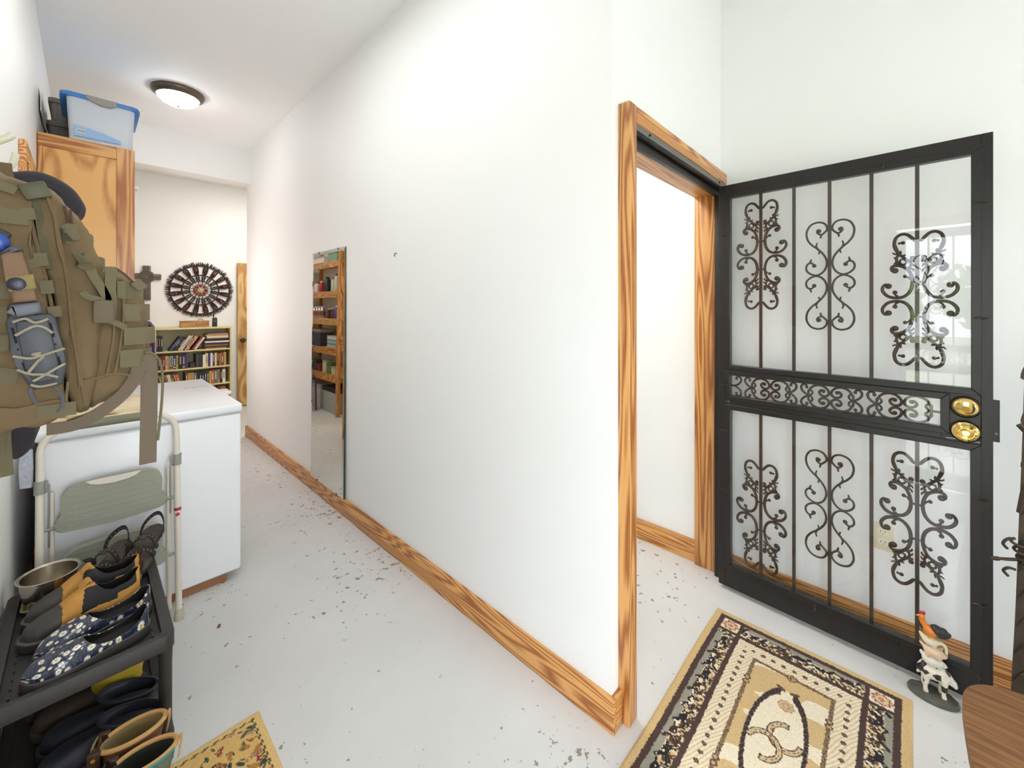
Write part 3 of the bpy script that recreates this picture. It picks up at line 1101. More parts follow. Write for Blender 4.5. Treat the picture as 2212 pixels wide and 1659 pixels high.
def upper(parts, G, region, par, colour=None, thick=.003, tx=None):
    """parts: {key: (name, material, lining)}"""
    bms = {k: (bmesh.new(), {}) for k in parts}
    for gi, g in enumerate(G):
        for i in range(len(g) - 1):
            for j in range(len(g[0]) - 1):
                q = [(i, j), (i + 1, j), (i + 1, j + 1), (i, j + 1)]
                sm = sum(g[a][b][0] for a, b in q) / 4
                vm_ = sum(g[a][b][1] for a, b in q) / 4
                k = region(sm, vm_)
                if k is None:
                    continue
                bm, cache = bms[k]
                vs = []
                for a, b in q:
                    p = g[a][b][2]
                    key = (round(p.x, 5), round(p.y, 5), round(p.z, 5))
                    if key not in cache:
                        cache[key] = (bm.verts.new(p), g[a][b])
                    if cache[key][0] not in vs:
                        vs.append(cache[key][0])
                if len(vs) >= 3:
                    try:
                        bm.faces.new(vs if gi == 0 else vs[::-1])
                    except ValueError:
                        pass
    for k, (nm, m, lining) in parts.items():
        bm, cache = bms[k]
        info = [(v.index, d) for v, d in cache.values()]
        bm.verts.index_update()
        info = [(v.index, d) for v, d in cache.values()]
        bm.normal_update()
        for fc_ in bm.faces:
            cm_ = fc_.calc_center_median()
            if fc_.normal.dot(Vector((cm_.x * .4, cm_.y, cm_.z - .012))) < 0:
                fc_.normal_flip()
        bb = MB()
        bb.bm.free()
        bb.bm = bm
        o = bb.build(nm, [m, lining], par, False, sharp=60, recalc=False, mods=[('SOLIDIFY', dict(thickness=thick, offset=-1, material_offset=1, material_offset_rim=0))])
        if colour and k in colour:
            cols = colour[k]([d for _, d in sorted(info, key=lambda z: z[0])])
            a = o.data.color_attributes.new('Col', 'FLOAT_COLOR', 'POINT')
            a.data.foreach_set('color', np.concatenate([cols, np.ones((len(cols), 1))], 1).astype(np.float32).ravel())


def daisies(seed):
    rnd = random.Random(seed)
    D = []
    for _ in range(330):
        x, y = rnd.uniform(-.14, .14), rnd.uniform(-.085, .085)
        r = rnd.choice([.0095, .0085, .0075, .0062, .004, .0028])
        if all((x - a) ** 2 + (y - b) ** 2 > ((r + q) * 1.15) ** 2 for a, b, q, _, _ in D):
            D.append((x, y, r, rnd.uniform(0, 6), rnd.choice([12, 14, 16])))

    def f(info):
        pts = np.array([(d[2].x, d[1] * .065 + (0 if True else 0)) for d in info])
        navy, white, yel, cream, sw = [np.array(lin(c)) for c in ((34, 40, 62), (238, 236, 224), (206, 168, 84), (232, 222, 190), (92, 104, 130))]
        n = len(pts)
        col = np.tile(navy, (n, 1))
        swirl = np.sin(pts[:, 0] * 520 + 2.2 * np.sin(pts[:, 1] * 330)) * np.sin(pts[:, 1] * 480 + 2 * np.sin(pts[:, 0] * 300))
        col[swirl > .62] = sw
        for x, y, r, a0, np_ in D:
            dx, dy = pts[:, 0] - x, pts[:, 1] - y
            d = np.hypot(dx, dy)
            th = np.arctan2(dy, dx)
            lim = r * (.66 + .34 * np.abs(np.cos((th - a0) * np_ / 2))) if r > .005 else r
            m = d < lim
            col[m] = white if r > .005 else cream
            if r > .005:
                col[d < r * .36] = yel
        return col
    return f


LIN_D = mat('dark_shoe_lining', (28, 25, 24), .9)
RUB = mat('grey_rubber', (64, 60, 56), .6, bump=(120, .1))
DAISY = colattr('daisy_print_leather', .28, coat=.3)


def clog(label, loc, rz, seed, side):
    t = thing('clog', label, 'shoe', loc, rz, 'daisy print clogs')
    sole('sole', .268, .096, 0, .03, RUB, t, .003, side)
    G = upper_points(.266, .094, [0, .06, .2, .4, .56, .64, .8, .92, 1], [.056, .062, .05, .042, .046, .046, .038, .028, .011], opening(.008, .56, .86, 3), .028, 190, 60, side)
    upper({'u': ('upper', DAISY, LIN_D)}, G, lambda s, v: 'u', t, {'u': daisies(seed)})
    b = MB()
    b.prism([(x * .97, y * .9) for x, y in sole_outline(.266, .094, 0, side)], .029, .033, 'z')
    b.build('insole', LIN_D, t, False)


TOPZ = .3785
clog('navy daisy-print clog nearest the front edge of the shoe rack', (.008, 1.737, TOPZ), R(190), 4, 1)
clog('navy daisy-print clog between its mate and the tan slip-on shoes', (.022, 1.842, TOPZ), R(195), 9, -1)

TAN = mat('tan_suede', (196, 142, 68), .85, bump=(300, .25), var=(30, .12))
NEO = mat('black_neoprene', (36, 34, 37), .75, bump=(500, .12))


def chore(label, loc, rz, side):
    t = thing('slip_on_shoe', label, 'shoe', loc, rz, 'tan and black slip-on shoes')
    sole('sole', .285, .1, 0, .022, RUB, t, .004, side)
    sole('welt', .285, .1, .0215, .03, mat('grey_welt', (82, 77, 70), .6), t, .005, side)
    G = upper_points(.28, .095, [0, .05, .15, .3, .42, .5, .6, .72, .85, .95, 1], [.084, .088, .08, .08, .096, .1, .084, .06, .048, .034, .014], opening(.015, .43, .55, 4), .026, 130, 44, side)

    def reg(s, v):
        a = abs(v)
        if s > .73 - .03 * (1 - a):
            return 'c'
        if s > .53 + .06 * (a - .3):
            return 'v'
        if s < .06 or a > .9 - .12 * (s < .25):
            return 'h'
        if a < .2 and s > .4:
            return 't'
        return 'n'
    upper({'c': ('toe_cap', RUB, LIN_D), 'v': ('vamp', TAN, LIN_D), 'h': ('side_panel', TAN, LIN_D), 't': ('tongue_tab', TAN, LIN_D), 'n': ('gusset', NEO, LIN_D)}, G, reg, t)
    b = MB()
    b.ribbon(spline([(.012, 0, .118), (.004, 0, .128), (-.006, 0, .136), (-.012, 0, .132)], 4), .032, .004, (0, 1, 0))
    b.build('front_pull', TAN, t, False)
    b = MB()
    b.ribbon(spline([(-.142, 0, .09), (-.147, 0, .116), (-.144, 0, .134), (-.138, 0, .116)], 4), .016, .003, (0, 1, 0))
    b.build('heel_pull', mat('dark_brown_tab', (70, 48, 36), .7), t, False)


chore('tan and black slip-on shoe with grey rubber toe, next to the daisy clogs', (-.004, 1.951, TOPZ), R(192), 1)
chore('tan and black slip-on shoe beside the steel bowl', (-.002, 2.06, TOPZ), R(189), -1)

# bowl on a baking tray
t = thing('baking_tray', 'small cream tray under the steel bowl on the shoe rack', 'tray', (-.095, 2.14, TOPZ))
b = MB()
for q in (0,):
    o = rrect(-.155, 2.12, -.03, 2.24, .02)
    def sc(f, z): return [(-.0925 + (x + .0925) * f, 2.18 + (y - 2.18) * f, z) for x, y in o]
    b.loft([sc(.86, TOPZ + .001), sc(.98, TOPZ + .016), sc(1.02, TOPZ + .018), sc(1.0, TOPZ + .02), sc(.95, TOPZ + .018), sc(.84, TOPZ + .004)])
b.build('tray_body', mat('cream_enamel_tray', (186, 172, 128), .35), t)
t = thing('steel_bowl', 'stainless steel bowl with rolled rim on the shoe rack', 'bowl', (-.092, 2.183, TOPZ + .0205))
b = MB().lathe([(0, .0), (.05, .0), (.062, .008), (.068, .035), (.071, .074), (.079, .078), (.0795, .081), (.076, .082), (.069, .078), (.066, .035), (.059, .01), (.045, .003), (0, .003)], 48)
b.build('bowl_body', mat('stainless_steel', (206, 198, 186), .2, 1.0), t, False)

# sandals
SB = mat('sandal_footbed', (74, 66, 58), .85, bump=(260, .4), var=(40, .15))
WEB = mat('black_webbing', (34, 32, 32), .8, bump=(600, .3))


def sandal(label, M_, side):
    t = thing('sandal', label, 'sandal', (0, 0, 0), 0, 'black strap sandals')
    t.matrix_world = M_
    t.location, t.rotation_euler = M_.to_translation(), M_.to_euler()
    sole('sole', .25, .092, 0, .02, mat('black_rubber_sole', (38, 36, 35), .7), t, .002, side)
    sole('footbed', .247, .09, .0195, .026, SB, t, 0, side)
    ST = [('toe_strap', [(.062, -.046, .022), (.058, -.04, .05), (.05, -.01, .07), (.04, .02, .068), (.032, .044, .022)]),
          ('instep_strap', [(-.005, -.04, .022), (-.01, -.038, .06), (-.012, -.01, .094), (-.008, .018, .09), (0, .04, .022)]),
          ('heel_strap', [(-.055, -.036, .022), (-.085, -.034, .075), (-.122, -.015, .096), (-.126, .008, .096), (-.088, .032, .075), (-.052, .036, .022)])]
    for nm, P in ST:
        q = [Vector((p.x, p.y, .022 + (p.z - .022) * .72)) for p in spline(P, 6)]
        n = len(q)
        sd = [(1, 0, 0.0)] * n if nm != 'heel_strap' else [(0.1, 0, 1)] * n
        MB().ribbon(q, .019, .003, sd).build(nm, WEB, t, False)
        s = MB()
        for i in range(4, n - 4):
            if i % 2 == 0:
                d = (q[i + 1] - q[i - 1]).normalized()
                sv = Vector(sd[i])
                sv = (sv - d * sv.dot(d)).normalized()
                nv = d.cross(sv)
                for sg in (1, -1):
                    c0 = q[i] + nv * .0019 * sg
                    s.ribbon([c0 - d * .0009, c0 + d * .0009], .008, .0006, sv)
        s.build('stitching', mat('tan_stitching', (160, 136, 112), .8), t.children[-1], False)
    MB().ribbon(spline([(-.008, -.042, .04), (-.006, -.05, .05), (.012, -.056, .06)], 4), .016, .003, (1, 0, .3)).build('strap_end', WEB, t, False)
    MB().box((-.014, -.02, .072), (.008, .004, .079), .002, 1).build('buckle', BLACKP, t, False)


sandal('black strap sandal lying beside the steel bowl', Matrix.Translation((.055, 2.205, .412)) @ Matrix.Rotation(R(62 + 180), 4, 'Z') @ Matrix.Rotation(R(14), 4, 'Y') , 1)
sandal('black strap sandal at the far right corner of the shoe rack', Matrix.Translation((.162, 2.215, .424)) @ Matrix.Rotation(R(66 + 180), 4, 'Z') @ Matrix.Rotation(R(19), 4, 'Y') @ Matrix.Rotation(R(-8), 4, 'X'), -1)


# ------------------------------------------------------------------ boots
def boot(label, grp, loc, rz, m_foot, m_shaft, lining, m_rim, top, tilt, side=1, laces=False, trim2=None, pull=None, sole_m=None):
    t = thing('boot', label, 'boot', loc, rz, grp)
    sole('sole', .28, .091, 0, .026, sole_m or RUB, t, .004, side)
    G = upper_points(.275, .088, [0, .1, .3, .42, .55, .7, .85, .95, 1], [.06, .07, .075, .075, .068, .058, .048, .036, .014], lambda s: 0, .024, 40, 14, side)
    upper({'f': ('foot', m_foot, lining)}, G, lambda s, v: 'f', t)
    b = MB()
    rings = []
    for k in range(9):
        f = k / 8
        z = .05 + (top - .05) * f
        cx = -.062 - .01 * f + tilt * f
        a = .07 - .012 * math.sin(f * PI) + .002 * f
        bb = .041 - .004 * math.sin(f * PI)
        ring = []
        for q in range(32):
            an = 2 * PI * q / 32
            dz = 0 if k < 8 else .012 * math.cos(an) * (-1 if laces else 1)
            ring.append((cx + a * math.cos(an), bb * math.sin(an), z + dz))
        rings.append(ring)
    b.loft(rings, False)
    b.build('shaft', [m_shaft, lining], t, False, mods=[('SOLIDIFY', dict(thickness=.004, offset=-1, material_offset=1, material_offset_rim=0))])
    rim = [Vector(p) for p in rings[-1]]
    if laces:
        a = MB()
        a.tube(rim[3:30], .006, 8)
        a.build('collar', m_rim, t, False)
        tg = MB()
        tg.loft([[(-.004 + .004 * q, y, z) for y in (-.024, -.008, .008, .024)] for q, z in ((0, top - .06), (1, top - .02), (2.0, top + .008))], False)
        tg.build('tongue', lining, t, False, mods=[('SOLIDIFY', dict(thickness=.006))])
        for y in (-.03, .03):
            MB().box((-.014, y - .007, top - .1), (.012, y + .007, top + .002), .003, 1).build('eyelet_panel', mat('dark_brown_leather', (62, 40, 30), .5), t, False)
            pn = t.children[-1]
            for k in range(3):
                MB().lathe([(.002, 0), (.0055, 0), (.005, .003), (.002, .003)], 14, M=Matrix.Translation((-.002, y + (.0068 if y > 0 else -.0068), top - .012 - .03 * k)) @ Matrix.Rotation(R(-90 if y > 0 else 90), 4, 'X')).build('eyelet', BRASS, pn, False)
        lc = MB()
        for k in range(3):
            z = top - .03 - .028 * k
            lc.tube(spline([(.0, -.034, z), (.012, -.01, z + .004), (.012, .01, z - .002), (.0, .034, z - .004)], 4), .0022, 6)
        lc.build('laces', mat('dark_lace', (48, 38, 32), .8), t, False)
    else:
        MB().tube(rim, .0042, 8, True).build('rim', m_rim, t, False)
    if trim2:
        ts = MB()
        ts.tube([Vector((p.x * 1.0 - .002, p.y * 1.08, p.z - .002)) for p in rim[trim2[0]:trim2[1]]], .0055, 8)
        ts.build('teal_trim', mat('teal_trim', (62, 130, 118), .6), t, False)
    if pull:
        x = rings[-1][16][0]
        MB().ribbon(spline([(x - .004, 0, top - .03), (x - .01, 0, top + .01), (x - .008, 0, top + .024), (x - .002, 0, top + .006)], 4), .014, .003, (0, 1, 0)).build('pull_loop', pull, t, False)


BRN = mat('dark_brown_suede', (70, 56, 47), .85, bump=(240, .25), var=(20, .15))
YEL = mat('yellow_lining', (176, 152, 38), .85)
NVY = mat('navy_rubber', (40, 42, 54), .5)
NVL = mat('navy_lining', (24, 24, 28), .9)
LTH = mat('brown_leather', (112, 72, 52), .5, bump=(160, .2), var=(20, .15))
CANV = mat('cream_boot_lining', (148, 126, 84), .9)
COLR = mat('tan_padded_collar', (196, 152, 92), .6)
LZ = .081
boot('dark brown suede boot with yellow lining on the lower tray, in front', 'brown suede boots', (.012, 1.915, LZ), R(160), BRN, BRN, YEL, YEL, .15, .01, 1)
boot('dark brown suede boot at the back of the lower tray', 'brown suede boots', (.0, 2.02, LZ), R(160), BRN, BRN, mat('brown_lining', (52, 42, 36), .9), BRN, .13, .01, -1)
boot('navy rubber boot on the lower tray next to the brown suede boots', 'navy rubber boots', (.03, 1.81, LZ), R(160), NVY, NVY, NVL, NVY, .115, .005, 1)
boot('navy rubber boot at the front of the lower tray', 'navy rubber boots', (.028, 1.708, LZ), R(163), NVY, NVY, NVL, NVY, .108, .005, -1)
boot('brown lace-up boot with tan padded collar standing next to the rack front', 'brown lace-up boots', (.022, 1.592, .0075), R(160), LTH, LTH, CANV, COLR, .215, .0, 1, True, pull=COLR)
boot('lace-up boot with tan collar and teal trim nearest the camera', 'brown lace-up boots', (.035, 1.487, .0075), R(160), LTH, mat('olive_teal_canvas', (104, 112, 92), .8, var=(50, .2)), mat('dark_green_lining', (40, 42, 34), .9), COLR, .21, .0, -1, True, pull=COLR, trim2=(2, 15))
# ================================================================== backpack on the left wall
KH = mat('khaki_nylon', (118, 98, 67), .8, bump=(700, .35, .001), var=(7, .14))
KH2 = mat('olive_webbing', (114, 105, 78), .8, bump=(900, .4, .001))
KH3 = mat('taupe_strap', (112, 98, 80), .75, bump=(900, .4, .001))
ZIP = mat('zipper_tape', (92, 86, 58), .7, bump=(400, .6))
DK = mat('dark_slate_plastic', (74, 76, 82), .45, bump=(60, .15))
bp = thing('backpack', 'tan military backpack with webbing loops hanging from the wall hook at left', 'backpack', (-.08, 1.0, 1.2))


def zpx(zx, zy, Y):
    return onY(zx / 2.592, 380 + zy / 2.592, Y)


def pillow(name, poly, Yref, ys, sc, m, par, disp=.006, size=.06, xmin=-.192):
    pts = [zpx(x, y, Yref) for x, y in poly]
    pts = spline(pts, 4, True)
    c = sum(pts, Vector()) / len(pts)
    rings = []
    for y, f in zip(ys, sc):
        rings.append([(max(xmin, c.x + (p.x - c.x) * f), y, c.z + (p.z - c.z) * (1 - (1 - f) * .8)) for p in pts])
    b = MB()
    for cap_i in (0, -1):
        r0 = rings[cap_i]
        y0 = ys[cap_i]
        for f in (.75, .4):
            q = [(c.x + (p[0] - c.x) * f, y0 + (-.006 if cap_i == 0 else .006) * (1 - f), c.z + (p[2] - c.z) * f) for p in r0]
            if cap_i == 0:
                rings.insert(0, q)
            else:
                rings.append(q)
    b.loft(rings)
    o = b.build(name, m, par, sharp=0)
    s = o.modifiers.new('subsurf', 'SUBSURF')
    s.levels = s.render_levels = 2
    if disp:
        tx = bpy.data.textures.new(name + '_folds', 'CLOUDS')
        tx.noise_scale = size
        d = o.modifiers.new('folds', 'DISPLACE')
        d.texture = tx
        d.strength = disp
        d.mid_level = .5
        d.texture_coords = 'GLOBAL'
    return o


PA = [(-160, 20), (40, 6), (120, 22), (186, 56), (172, 120), (205, 330), (250, 520), (290, 720), (320, 900), (365, 1080), (372, 1200), (392, 1260), (370, 1330), (250, 1392), (100, 1404), (-160, 1390)]
PB = [(165, 110), (212, 78), (262, 70), (325, 112), (365, 155), (430, 235), (472, 305), (520, 395), (556, 485), (572, 560), (562, 900), (545, 1150), (505, 1290), (450, 1330), (405, 1290), (380, 1150), (330, 850), (270, 560), (205, 300)]
PC = [(488, 530), (560, 508), (640, 515), (700, 560), (760, 630), (797, 700), (817, 800), (834, 880), (832, 960), (802, 1060), (748, 1130), (700, 1190), (620, 1238), (540, 1280), (500, 1292), (465, 1240), (440, 1150), (500, 900), (486, 700)]
pillow('main_compartment', PA, .89, [.85, .86, .885, .95, 1.05, 1.12, 1.15], [.93, .97, 1, 1, 1, .97, .9], KH, bp, .009, .045)
pillow('padded_panel', PB, .90, [.856, .868, .9, .96, 1.04, 1.1, 1.13], [.88, .96, 1, 1, 1, .96, .88], KH, bp, .013, .04)
pillow('front_pocket', PC, .905, [.862, .872, .905, .96, 1.04, 1.09, 1.115], [.84, .94, 1, 1, 1, .94, .84], KH, bp, .014, .035)


def strap(name, P, w, Y, m, par, t_=.0022, n=5, dy=None):
    q = spline([zpx(x, y, Y) + Vector((0, (dy[i] if dy else 0), 0)) for i, (x, y) in enumerate(P)], n)
    k = len(q)
    sd = []
    for i in range(k):
        d = (q[min(i + 1, k - 1)] - q[max(i - 1, 0)]).normalized()
        sd.append(d.cross(Vector((0, 1, 0))))
    return MB().ribbon(q, w, t_, sd).build(name, m, par)


YF = .846
# zip and piping on the near side
strap('zipper', [(190, 110), (215, 200), (235, 330), (258, 440), (275, 520)], .008, .853, ZIP, bp)
for P, Y, r in (([(150, 45), (158, 150), (178, 270), (225, 460), (262, 600), (300, 780), (322, 900)], .851, .0022), ([(250, 85), (290, 190), (330, 330), (370, 560), (400, 800), (440, 1100), (450, 1180)], .846, .0016), ([(300, 175), (330, 400), (372, 540), (402, 850), (450, 1130), (480, 1290)], .846, .0016),
                ([(630, 520), (612, 640), (640, 850), (600, 1110)], .849, .0016), ([(690, 580), (690, 800), (668, 980), (640, 1120)], .85, .0016), ([(440, 1150), (540, 1130), (640, 1105), (745, 1120)], .85, .0016), ([(380, 1150), (372, 1260), (392, 1300)], .844, .0016)):
    MB().tube(spline([zpx(x, y, Y) for x, y in P], 6), r, 6).build('seam_piping', KH, bp)
# webbing rows on the near side of the main compartment
for (x0, y0, x1, y1, w) in ((-60, 205, 160, 238, .02), (-60, 640, 60, 645, .02), (-60, 770, 40, 775, .02), (-60, 930, 50, 935, .021), (-60, 1110, 100, 1125, .021), (150, 470, 185, 520, .018)):
    strap('webbing_loop', [(x0, y0), ((x0 + x1) / 2, (y0 + y1) / 2 + 4), (x1, y1)], w, YF, KH2, bp)
for (x, y0, y1) in ((150, 180, 245), (222, 432, 505), (255, 585, 660), (300, 730, 790)):
    strap('webbing_keeper', [(x, y0), (x + 14, y1)], .0125, .8455, KH2, bp)
# webbing that wraps round the pocket front
for (zy, x0, edge) in ((640, 700, 770), (765, 698, 806), (897, 690, 834), (1022, 668, 815)):
    a, e = zpx(x0, zy, .862), zpx(edge, zy, .9)
    z = a.z
    P = [(a.x, .849, z), (e.x - .026, .851, z), (e.x - .01, .858, z), (e.x + .001, .874, z), (e.x + .006, .9, z), (e.x + .007, 1.0, z), (e.x + .004, 1.08, z)]
    MB().ribbon(spline(P, 4), .0265, .0022, (0, 0, 1)).build('webbing_band', KH2, bp)
for (zy, x0, edge) in ((315, 425, 478), (450, 462, 545)):
    a, e = zpx(x0, zy, .856), zpx(edge, zy, .9)
    P = [(a.x, .845, a.z), (e.x - .018, .848, a.z - .006), (e.x - .002, .862, a.z - .01), (e.x + .006, .89, a.z - .01), (e.x + .008, .95, a.z - .01), (e.x + .006, 1.06, a.z - .01)]
    MB().ribbon(spline(P, 4), .024, .0022, (0, 0, 1)).build('webbing_band', KH2, bp)
# compression strap, buckle, pulls
strap('pocket_flap_strap', [(505, 525), (530, 570), (575, 640), (600, 700), (595, 780)], .0105, .849, KH2, bp, .004)
strap('compression_strap', [(625, 515), (618, 620), (622, 700), (615, 800)], .012, .849, KH2, bp, .004)
MB().box((-.011, -.008, -.017), (.011, .012, .017), .003, 2, M=Matrix.Translation(zpx(580, 760, .848))).build('buckle', KH3, bp)
strap('strap_end', [(460, 650), (500, 680), (545, 690), (585, 715)], .008, .845, KH2, bp, .003)
strap('strap_end', [(530, 790), (580, 805), (640, 820), (705, 850)], .008, .845, KH2, bp, .003)
for P in ([(360, 170), (372, 215), (382, 270)], [(395, 190), (398, 240), (402, 290)], [(640, 515), (690, 545), (740, 590), (770, 610)]):
    MB().tube(spline([zpx(x, y, .85) for x, y in P], 5), .0016, 6).build('zip_cord', mat('brown_cord', (88, 62, 48), .8), bp)
for x, y, a in ((398, 300, .2), (778, 612, -.7)):
    MB().box((-.007, -.003, -.008), (.007, .003, .008), .0015, 1, M=Matrix.Translation(zpx(x, y, .849)) @ Matrix.Rotation(a, 4, 'Y')).build('zip_pull', KH2, bp)
MB().box((-.013, -.006, -.01), (.013, .006, .012), .003, 2, M=Matrix.Translation(zpx(200, 88, .848)) @ Matrix.Rotation(-.4, 4, 'Y')).build('top_buckle', mat('olive_plastic', (88, 84, 60), .5), bp)
strap('haul_loop', [(20, 40), (10, -30), (5, -75)], .02, .93, KH, bp, .005)
strap('top_flap', [(-60, 45), (20, 60), (90, 85)], .012, YF, KH2, bp)
# loose straps at the bottom
strap('hanging_strap', [(800, 1010), (825, 1035), (836, 1090), (834, 1300), (828, 1610)], .0205, .862, KH3, bp)
strap('waist_strap', [(778, 1040), (765, 1110), (700, 1210), (580, 1310), (430, 1390), (260, 1420)], .0165, .858, KH3, bp)
strap('waist_strap', [(690, 1200), (600, 1290), (480, 1350), (380, 1385)], .01, .863, KH3, bp)
MB().tube(spline([zpx(x, y, .86) for x, y in [(812, 990), (850, 992), (890, 1030), (910, 1110), (906, 1260), (884, 1480)]], 6), .0018, 6).build('draw_cord', KH2, bp)
strap('bottom_strap', [(-60, 1350), (100, 1355), (270, 1310), (370, 1300)], .026, .8455, KH, bp, .004)
strap('keeper_loop', [(318, 1275), (322, 1350)], .036, .842, KH2, bp, .004)
strap('shoulder_strap', [(-25, 1330), (-22, 1500), (-5, 1690)], .03, 1.02, KH2, bp, .004)
MB().tube(spline([zpx(x, y, 1.0) for x, y in [(55, 1400), (46, 1480), (40, 1560)]], 5), .0018, 6).build('draw_cord', KH2, bp)

# knife in a laced sheath strapped to the pack
kn = thing('sheathed_knife', 'large knife with tan grip in a laced grey sheath strapped to the backpack side', 'knife', tuple(zpx(200, 1000, .838)))


def zpoly(P, Y):
    return [(v.x, v.z) for v in [zpx(x, y, Y) for x, y in P]]


KY = .834
sh = MB().prism(zpoly([(30, 830), (45, 790), (70, 780), (285, 772), (315, 800), (352, 960), (378, 1050), (352, 1165), (290, 1180), (190, 1200), (158, 1172), (92, 1070), (62, 980)], KY), KY, KY + .009, 'y', .003, 2).build('sheath', DK, kn)
MB().prism(zpoly([(85, 815), (270, 800), (330, 1050), (300, 1140), (200, 1160), (140, 1080)], KY), KY - .005, KY + .002, 'y', .003, 2).build('blade_pocket', DK, sh)
for P in ([(60, 850), (75, 850), (100, 935), (85, 940)], [(118, 1045), (132, 1045), (158, 1095), (142, 1100)], [(272, 825), (288, 822), (308, 900), (292, 905)], [(318, 1015), (332, 1010), (345, 1060), (330, 1065)], [(95, 965), (106, 965), (108, 978), (97, 978)], [(305, 938), (316, 936), (318, 948), (307, 948)]):
    MB().prism(zpoly(P, KY), KY - .0006, KY + .002, 'y').build('slot', mat('slot_dark', (24, 24, 26), .8), sh)
CORD = mat('pale_paracord', (170, 160, 138), .8, bump=(900, .5))
for P in ([(70, 820), (140, 800), (200, 822), (270, 800)], [(85, 895), (150, 860), (200, 840), (250, 850), (295, 880)], [(70, 1010), (160, 1022), (220, 1010), (300, 985), (362, 965)], [(160, 1100), (210, 1040), (240, 1010), (180, 1000), (230, 990)],
          [(95, 1085), (170, 1110), (260, 1112), (325, 1128)], [(185, 1150), (240, 1120), (310, 1080), (365, 1050)], [(170, 1170), (230, 1180), (320, 1160)]):
    MB().tube(spline([zpx(x, y, KY - .007) for x, y in P], 6), .0017, 6).build('lacing', CORD, kn)
for P in ([(170, 1185), (175, 1230), (208, 1275)], [(300, 1180), (345, 1230), (350, 1290), (325, 1325)]):
    MB().tube(spline([zpx(x, y, KY - .007) for x, y in P], 6), .002, 6).build('lace_end', mat('grey_lace', (92, 94, 100), .8), kn)
MB().prism(zpoly([(45, 722), (60, 718), (225, 700), (238, 735), (236, 768), (90, 800), (72, 795), (65, 760)], KY), KY - .006, KY + .006, 'y', .004, 3).build('guard', mat('steel_guard', (104, 106, 114), .5, .4), kn)
MB().prism(zpoly([(5, 435), (60, 415), (120, 418), (150, 500), (185, 610), (212, 700), (75, 712), (45, 620), (25, 520)], KY), KY - .01, KY + .008, 'y', .006, 3).build('grip', mat('tan_grip', (138, 108, 82), .7, bump=(200, .2)), kn)
MB().prism(zpoly([(0, 440), (30, 420), (70, 392), (100, 400), (130, 418), (118, 428), (60, 424)], KY), KY - .011, KY + .006, 'y', .002, 1).build('pommel', DK, kn)
MB().prism(zpoly([(34, 570), (190, 553), (208, 632), (56, 650)], KY), KY - .0135, KY - .0105, 'y', .001, 1).build('retaining_strap', mat('yellow_webbing', (158, 140, 88), .8, bump=(800, .6)), kn)
MB().lathe([(0, 0), (.008, 0), (.0085, .002), (.004, .0035), (0, .003)], 20, M=Matrix.Translation(zpx(92, 606, KY - .0136)) @ Matrix.Rotation(R(90), 4, 'X')).build('snap', mat('dark_snap', (62, 60, 70), .35, .7), kn.children[-1])
lt = thing('blue_clip_light', 'small blue and black clip light on the backpack at the left picture edge', 'light', tuple(zpx(0, 370, .836)))
MB().ball(zpx(-3, 372, .834), (.009, .006, .012), 14, 10).build('lens', mat('blue_plastic', (50, 80, 160), .3), lt)
MB().box((-.012, -.003, -.006), (.008, .003, .006), .001, 1, M=Matrix.Translation(zpx(0, 325, .837)) @ Matrix.Rotation(.6, 4, 'Y')).build('clip', BLACKP, lt)

# black jacket behind the backpack
BJ = mat('black_jacket_fleece', (48, 45, 50), .9, bump=(300, .3))
jk = thing('jacket', 'black jacket hanging on the left wall behind the backpack', 'jacket', (-.1, 1.4, 1.12))


def ppoly(P):
    return [(x * 2.592, (y - 380) * 2.592) for x, y in P]


pillow('jacket_body', ppoly([(0, 388), (35, 379), (75, 377), (115, 386), (150, 404), (176, 435), (182, 455), (168, 472), (150, 520), (130, 700), (95, 850), (72, 962), (8, 968), (-25, 700)]), 1.4, [1.34, 1.355, 1.38, 1.42, 1.45, 1.465], [.92, .98, 1, 1, .98, .92], BJ, jk, .01, .07)
MB().tube(spline([onY(x, y, 1.342) for x, y in [(60, 392), (95, 398), (125, 412), (150, 436)]], 6), .004, 8).build('hood_seam', BJ, jk)
MB().tube([(LX, 1.4, 1.69), (-.16, 1.4, 1.66), (-.13, 1.4, 1.668), (-.118, 1.4, 1.685)], .006, 8).build('hanging_loop', CREAM, jk)
# ================================================================== far room: bookcase, books, wall pieces
BX0, BX1, BY0, BY1 = .563, 1.352, 6.55, 6.83
CRM = mat('cream_laminate', (224, 208, 150), .45)
bc = thing('bookcase', 'cream bookcase full of books against the far wall', 'bookcase', (.957, 6.7, 0))
for x in (BX0, BX1 - .018):
    MB().box((x, BY0, 0), (x + .018, BY1, 1.135), .001, 1).build('side_panel', CRM, bc)
MB().box((BX0 - .004, BY0 - .004, 1.135), (BX1 + .004, BY1, 1.157), .001, 1).build('top_panel', CRM, bc)
SH = [.07, .41, .638, .868]
for z in SH:
    MB().box((BX0 + .018, BY0, z - .018), (BX1 - .018, BY1 - .012, z), .001, 1).build('shelf', CRM, bc)
MB().box((BX0 + .018, BY1 - .012, .05), (BX1 - .018, BY1 - .002, 1.135)).build('back_panel', mat('back_cream', (206, 200, 160), .6), bc)
PAGES = mat('book_pages', (226, 214, 186), .9)
